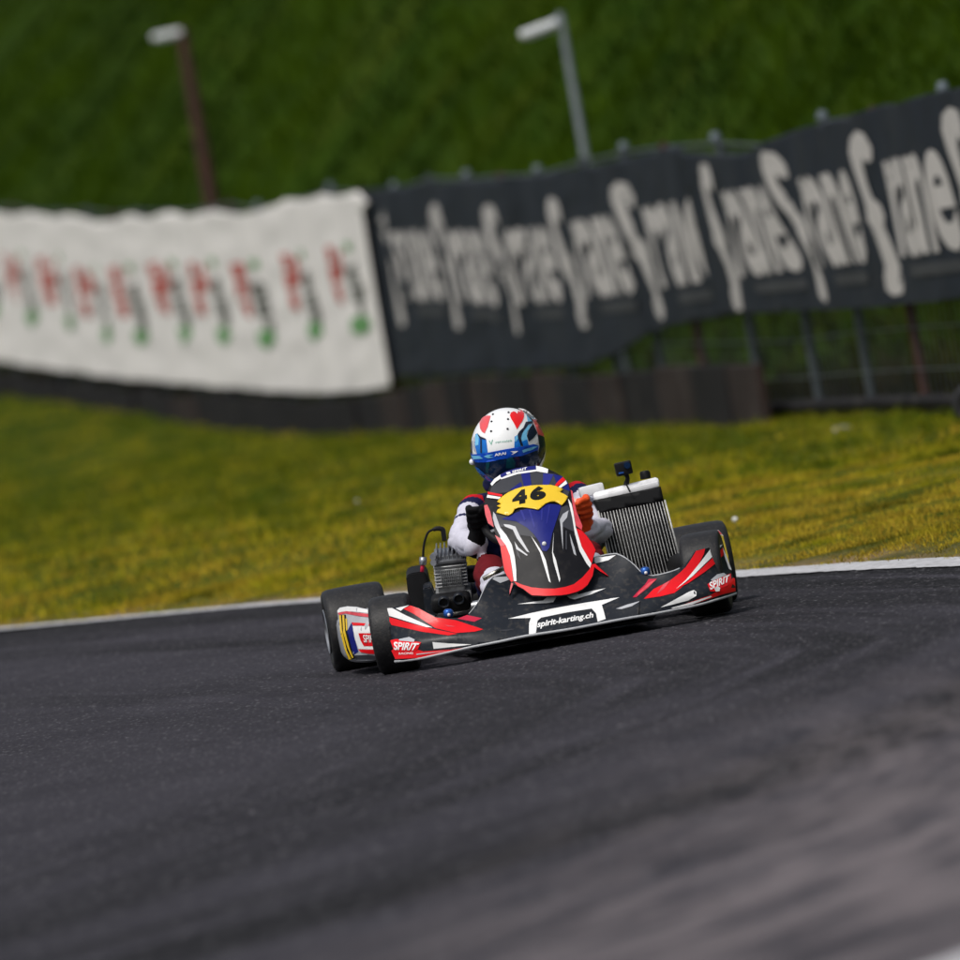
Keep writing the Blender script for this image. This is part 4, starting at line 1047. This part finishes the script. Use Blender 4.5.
for q0, q1 in (((599.3, 511), (616, 588)), ((665.8, 500), (683.4, 571))):
    bm = bmesh.new(); a, b = Rf(*q0, .002), Rf(*q1, .002); add_tube(bm, [a, b], .0035, 6); from_bm('side_frame', bm, MT['fins'], rad)
bm = bmesh.new(); add_lathe(bm, [(.001, .014), (.014, .013), (.018, .006), (.018, -.014), (.001, -.014)], 18, Matrix.Translation(Rf(648, 475, -.05)) @ Matrix.Rotation(R(-90), 4, 'Y')); from_bm('filler_cap', bm, MT['blackmat'], rad, sharp=50)
bm = bmesh.new(); add_tube(bm, [K(604, 572, .5), K(597, 560, .58), K(600, 545, .7), K(612, 540, .8)], .014, 12, 5); from_bm('coolant_hose', bm, MT['blackmat'], kart)
bm = bmesh.new(); add_tube(bm, [K(592, 566, .4), K(600, 563, .42), K(607, 568, .42)], .006, 8, 4); from_bm('bleed_hose', bm, MT['steel'], kart)

# -- action camera strapped to the radiator
cb = KM @ (Rf(628, 486, -.02)+ro)
acam = empty('action_camera', cb, KART_YAW); tag(acam, 'small black action camera on a stalk above the radiator', 'camera')
AM = (Matrix.Translation(cb) @ Matrix.Rotation(KART_YAW, 4, 'Z')).inverted() @ KM
cc = AM @ (Rf(625, 468.5, .01)+ro)
bm = bmesh.new(); add_box(bm, cc, (.056, .036, .046), Matrix.Rotation(R(-3), 3, 'Y'), .006, 3); body = from_bm('camera_body', bm, MT['blackmat'], acam, sharp=50)
bm = bmesh.new(); add_lathe(bm, [(.001, -.006), (.011, -.006), (.012, 0), (.012, .006)], 20, Matrix.Translation(cc+Vector((.012, -.019, .008))) @ Matrix.Rotation(R(90), 4, 'Z')); from_bm('lens', bm, MT['visor'], body, sharp=40)
bm = bmesh.new(); add_box(bm, cc+Vector((-.012, -.0195, -.014)), (.018, .003, .006), None, .001, 1); from_bm('blue_mark', bm, MT['cap'], body, False)
bm = bmesh.new(); add_tube(bm, [cc+Vector((.004, .0, -.02)), cc+Vector((.008, 0, -.035)), (0, 0, 0)], [.009, .007, .010], 10, 3); from_bm('mount', bm, MT['blackmat'], acam)
bm = bmesh.new(); q = [AM @ (Rf(x, y, .024 if k else .016)+ro) for k, (x, y) in enumerate([(625.5, 482), (628, 486), (631, 492)])]; add_tube(bm, q, .003, 6, 3); from_bm('strap', bm, MT['ink'], acam)

# ------------------------------------------------------------------ the driver
PB = Vector((0, .85, .06))
driver = empty('person', KM @ PB, KART_YAW)
tag(driver, 'kart driver in white, red and navy race suit and heart-patterned helmet, hands on wheel', 'person')
def D_(px, py, y): return K(px, py, y)-PB
def L_(x, y, z): return Vector((x, y, z))-PB
HEADY = .72
hc = K(508, 447.5, HEADY)
shR, elR, wrR = D_(474, 510, .80), D_(461, 541, .66), D_(476, 545, .43)
shL, elL, wrL = D_(576, 496, .80), D_(604, 530, .64), D_(589, 530, .43)
hx = hc.x
chains = [
    [(L_(0, .97, .15), .125), (L_(0, .95, .25), .120), (L_(0, .91, .36), .125), (L_(hx*.5, .86, .45), .085), (L_(hx, .80, .53), .058), (L_(hx, .76, .60), .06)],
    [(L_(-.07, .93, .38), .10), (shR+Vector((.05, .03, -.02)), .070), (shR, .056), (elR, .046), (elR.lerp(wrR, .45), .047), (wrR, .044)],
    [(L_(.07, .93, .38), .10), (shL+Vector((-.05, .03, -.02)), .062), (shL, .052), (elL, .044), (elL.lerp(wrL, .45), .043), (wrL, .041)],
    [(L_(-.08, .93, .14), .095), (L_(-.13, .62, .21), .075), (L_(-.165, .36, .265), .060), (L_(-.155, .18, .19), .052), (L_(-.14, .02, .11), .040)],
    [(L_(.08, .93, .14), .095), (L_(.13, .62, .21), .075), (L_(.165, .36, .255), .060), (L_(.155, .18, .19), .052), (L_(.14, .02, .11), .040)],
]
body = capsule_body('body', chains, .0075, None, driver, 7, .0052, 12)
me = body.data
for k in ('suit_w', 'suit_r', 'suit_b', 'suit_m'): me.materials.append(MT[k])
def seg_d(p, a, b):
    t = max(0, min(1, (p-a).dot(b-a)/(b-a).length_squared)); return (p-a-(b-a)*t).length
for p in me.polygons:
    c = p.center; best = min((seg_d(c, a[0], b[0])-(a[1]+b[1])/2, ci, si) for ci, ch in enumerate(chains) for si, (a, b) in enumerate(zip(ch[:-1], ch[1:])))
    _, ci, si = best; m = 0; w = c+PB
    if ci == 0: m = 2
    elif ci in (1, 2):
        sh = (shR, shL)[ci-1]; el = (elR, elL)[ci-1]
        t = (c-sh).dot(el-sh)/(el-sh).length_squared
        if si == 0: m = 2
        elif t < .0: m = 1
        elif t < .16: m = 2
        elif si == 2 and .50 < t < .57: m = 2
    else: m = 3 if .26 < w.y < .45 else (0 if w.y < .26 else 2)
    p.material_index = m
# boots
for s in (-1, 1):
    capsule_body('boot', [[(L_(s*.14, .05, .12), .046), (L_(s*.14, 0, .085), .046), (L_(s*.14, -.06, .12), .038), (L_(s*.135, -.10, .17), .034)]], .008, MT['ink'], driver, 5)
# gloved hands closed round the rim
def hand(name, c, wrist, out, mat, tipmat=None):
    """out = -1 / +1, the side of the wheel; fingers come over the rim's front, palm behind it"""
    ax = Vector((0, -.55, .84)).normalized(); ax = Vector((-.10*out if out > 0 else .02, ax.y, ax.z)).normalized()
    o = Vector((out, 0, 0)); fr = Vector((0, -.98, -.16)).normalized()
    chains = []
    lens = (.92, 1.0, .96, .82)
    for i, a in enumerate((.034, .0115, -.0115, -.033)):
        b = c+ax*a; l = lens[i]; r = (.0108, .0112, .0108, .0098)[i]
        kn = b+o*.030-fr*.012; p1 = b+o*.033*l+fr*.016; p2 = b+o*.008+fr*.030*l; p3 = b-o*.018*l+fr*.020; p4 = b-o*.024*l+fr*.006
        chains.append([(wrist.lerp(c, .55)+o*.012+ax*a*.4-fr*.012, .017), (kn, .0135), (p1, r*1.08), (p2, r), (p3, r*.92), (p4, r*.85)])
    # thumb: leaves the side of the palm and lies over the top of the rim
    chains.append([(wrist.lerp(c, .5)-o*.008, .017), (c+ax*.020-o*.012-fr*.014, .0135), (c+ax*.036-o*.016+fr*.012, .0118), (c+ax*.026-o*.004+fr*.034, .0098)])
    # cuff
    chains.append([(wrist.lerp(c, -.28), .036), (wrist, .033), (wrist.lerp(c, .4), .026)])
    h = capsule_body(name, chains, .0034, mat, driver, 3, .0009, 70)
    if tipmat:
        h.data.materials.append(tipmat); tp = c+ax*.036-o*.014+fr*.016
        for p in h.data.polygons:
            if (p.center-tp).length < .0165: p.material_index = 1
    return h
cR, cL = D_(479, 516, .37), D_(579.5, 508, .37)
hand('glove', cR, D_(476.5, 541, .42), -1, MT['glove_k'])
hand('glove', cL, D_(586, 527, .42), 1, MT['glove_o'], MT['glove_p'])
# collar
bm = bmesh.new(); q = L_(hx, .77, .545)
add_tube(bm, [q+Vector((.078*math.cos(a), .085*math.sin(a), .012*math.sin(a))) for a in np.linspace(0, 2*math.pi, 28)], .026, 12, cap=False)
bmesh.ops.remove_doubles(bm, verts=bm.verts[:], dist=.0005); from_bm('neck_brace', bm, MT['suit_b'], driver)

# helmet
HA, HB, HC_ = .1245, .150, .1345
helmet = empty('helmet', hc-PB, 0, driver); helmet.rotation_euler = (R(9), R(1.5), R(-17))
HMI = (KM @ Matrix.Translation(hc) @ helmet.rotation_euler.to_matrix().to_4x4()).inverted()
ho = HMI @ CAMP; hr = HMI.to_3x3()
def hit_helm(px, py, off=0.):
    d = hr @ ray(px, py); sc = Vector((1/HA, 1/HB, 1/HC_))
    O = Vector((ho.x*sc.x, ho.y*sc.y, ho.z*sc.z)); Dv = Vector((d.x*sc.x, d.y*sc.y, d.z*sc.z))
    a = Dv.dot(Dv); b = O.dot(Dv); c = O.dot(O)-1; q = b*b-a*c
    t = (-b-math.sqrt(max(q, 0)))/a
    u = O+Dv*t
    if q < 0: u.normalize()
    p = Vector((u.x*HA, u.y*HB, u.z*HC_)); n = Vector((u.x/HA, u.y/HB, u.z/HC_)).normalized()
    return p+n*off
nu, nv = 64, 40; Ps = []
for j in range(nv):
    th = R(90-152*j/(nv-1))
    for i in range(nu+1):
        ph = 2*math.pi*i/nu
        Ps.append((HA*math.sin(ph)*math.cos(th), -HB*math.cos(ph)*math.cos(th), HC_*math.sin(th)))
shell = grid_mesh('shell', np.array(Ps), nu+1, nv, MT['h_white'], helmet)
bm = bmesh.new(); bm.from_mesh(shell.data); bmesh.ops.remove_doubles(bm, verts=bm.verts[:], dist=1e-5); bmesh.ops.recalc_face_normals(bm, faces=bm.faces[:]); bm.to_mesh(shell.data); bm.free(); shell.data.shade_smooth()
V = crop(460, 400, 9.6)
HS = lambda pts, mat, lvl=1, name='paint', thick=0, curve=0: patch(name, V(pts), hit_helm, .0008*lvl, MT[mat], helmet, 3, thick, True, curve)
HS([(478, 150), (488, 124), (512, 112), (534, 118), (548, 136), (556, 108), (575, 95), (598, 102), (614, 130), (612, 165), (596, 205), (545, 282), (514, 220), (490, 182)], 'h_red', 2)
HS([(190, 222), (206, 184), (232, 162), (262, 152), (296, 154), (286, 190), (268, 258), (238, 322), (214, 306), (196, 276)], 'h_rose', 2)
HS([(600, 84), (650, 92), (700, 120), (726, 170), (742, 205), (690, 205), (650, 218), (640, 150)], 'h_sky', 1)
HS([(560, 70), (640, 74), (700, 105), (730, 150), (742, 190), (722, 180), (690, 130), (640, 96)], 'h_white', 3, 'rear_vent', .006)
HS([(585, 84), (610, 90), (660, 130), (700, 200), (690, 206), (645, 150)], 'h_navy', 2)
HS([(630, 212), (690, 204), (700, 222), (655, 236), (596, 320), (584, 370), (606, 442), (582, 442), (558, 372), (552, 330), (570, 300), (606, 268)], 'h_navy', 2)
HS([(524, 352), (552, 335), (560, 375), (582, 440), (590, 455), (520, 470)], 'h_blue', 1)
HS([(530, 352), (552, 338), (556, 372), (540, 400), (524, 400)], 'h_sky', 2)
HS([(596, 322), (655, 240), (690, 230), (648, 300), (640, 345), (660, 440), (608, 445), (586, 370)], 'h_sky', 1)
HS([(590, 400), (640, 380), (660, 440), (608, 448)], 'h_blue', 2)
HS([(700, 225), (740, 318), (700, 370), (658, 402), (640, 345), (655, 290)], 'h_navy', 2)
HS([(738, 350), (746, 400), (720, 430), (662, 440), (690, 410)], 'h_white', 3)
HS([(690, 186), (742, 200), (775, 250), (800, 310), (802, 355), (745, 330), (715, 240)], 'h_rose', 3)
HS([(742, 330), (804, 356), (815, 420), (812, 520), (780, 600), (735, 660), (745, 520), (760, 440)], 'h_navy', 2)
HS([(820, 440), (838, 500), (825, 560), (790, 625), (750, 660), (745, 640), (790, 560), (812, 500)], 'h_white', 4)
HS([(150, 330), (168, 320), (192, 362), (252, 378), (268, 505), (165, 520), (140, 420)], 'h_blue', 1)
HS([(148, 345), (168, 322), (184, 360), (180, 430), (150, 440)], 'h_sky', 2)
HS([(168, 318), (200, 350), (250, 372), (252, 384), (212, 374), (214, 505), (200, 505), (198, 380)], 'h_navy', 3)
HS([(115, 380), (148, 345), (150, 440), (165, 520), (120, 470)], 'silver_print', 1)
HS([(100, 420), (118, 390), (118, 520), (102, 520)], 'h_navy', 2)
HS([(100, 500), (130, 520), (170, 518), (268, 505), (450, 470), (600, 445), (700, 425), (748, 438), (742, 480), (600, 532), (450, 560), (250, 596), (130, 596), (106, 570)], 'vis_top', 4, 'visor_top_band')
HS([(235, 540), (270, 525), (330, 520), (280, 540), (330, 548), (275, 556)], 'h_sky', 6); HS([(480, 492), (555, 490), (520, 512), (490, 525), (512, 505)], 'h_white', 6)
HS([(590, 482), (690, 450), (740, 445), (690, 475), (600, 505)], 'h_sky', 6); HS([(120, 530), (200, 535), (230, 560), (140, 565)], 'h_sky', 6)
lettering('lettering', 'ARAI', V([(335, 512), (440, 496), (442, 520), (338, 538)]), hit_helm, .0055, MT['h_white'], helmet, bold=.03)
HS([(106, 566), (130, 584), (250, 584), (450, 550), (600, 522), (742, 482), (748, 560), (705, 660), (600, 720), (420, 770), (300, 830), (225, 770), (150, 680), (120, 620)], 'visor', 3, 'visor', 0)
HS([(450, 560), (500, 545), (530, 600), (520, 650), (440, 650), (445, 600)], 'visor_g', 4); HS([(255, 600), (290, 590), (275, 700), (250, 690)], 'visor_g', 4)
HS([(140, 640), (170, 640), (260, 720), (330, 760), (300, 822), (225, 768), (160, 690)], 'h_blue', 4)  # blue highlight at the visor's lower left, painted on as a patch
HS([(120, 620), (132, 640), (160, 696), (232, 775), (205, 765), (140, 700)], 'h_white', 5)
HS([(212, 755), (300, 800), (330, 880), (235, 880)], 'h_blue', 5)
lettering('lettering', 'V', V([(278, 392), (318, 380), (316, 428), (284, 434)]), hit_helm, .0012, MT['h_green'], helmet, bold=.01)
lettering('lettering', 'ventalab', V([(334, 396), (498, 378), (498, 396), (336, 416)]), hit_helm, .0012, MT['h_green'], helmet, bold=.0)
for (x, y) in ((318, 140), (304, 208), (300, 300), (466, 122), (460, 186), (456, 278)):
    p = hit_helm(*V([(x, y)])[0], .001); bm = bmesh.new(); g = bmesh.ops.create_icosphere(bm, subdivisions=2, radius=.0045)
    for v in g['verts']: v.co = v.co*.9+p
    from_bm('vent_hole', bm, MT['grey_print'], helmet)
p = hit_helm(*V([(100, 602)])[0], .004); bm = bmesh.new(); g = bmesh.ops.create_icosphere(bm, subdivisions=2, radius=.011)
for v in g['verts']: v.co += p
from_bm('visor_pivot', bm, MT['h_white'], helmet)
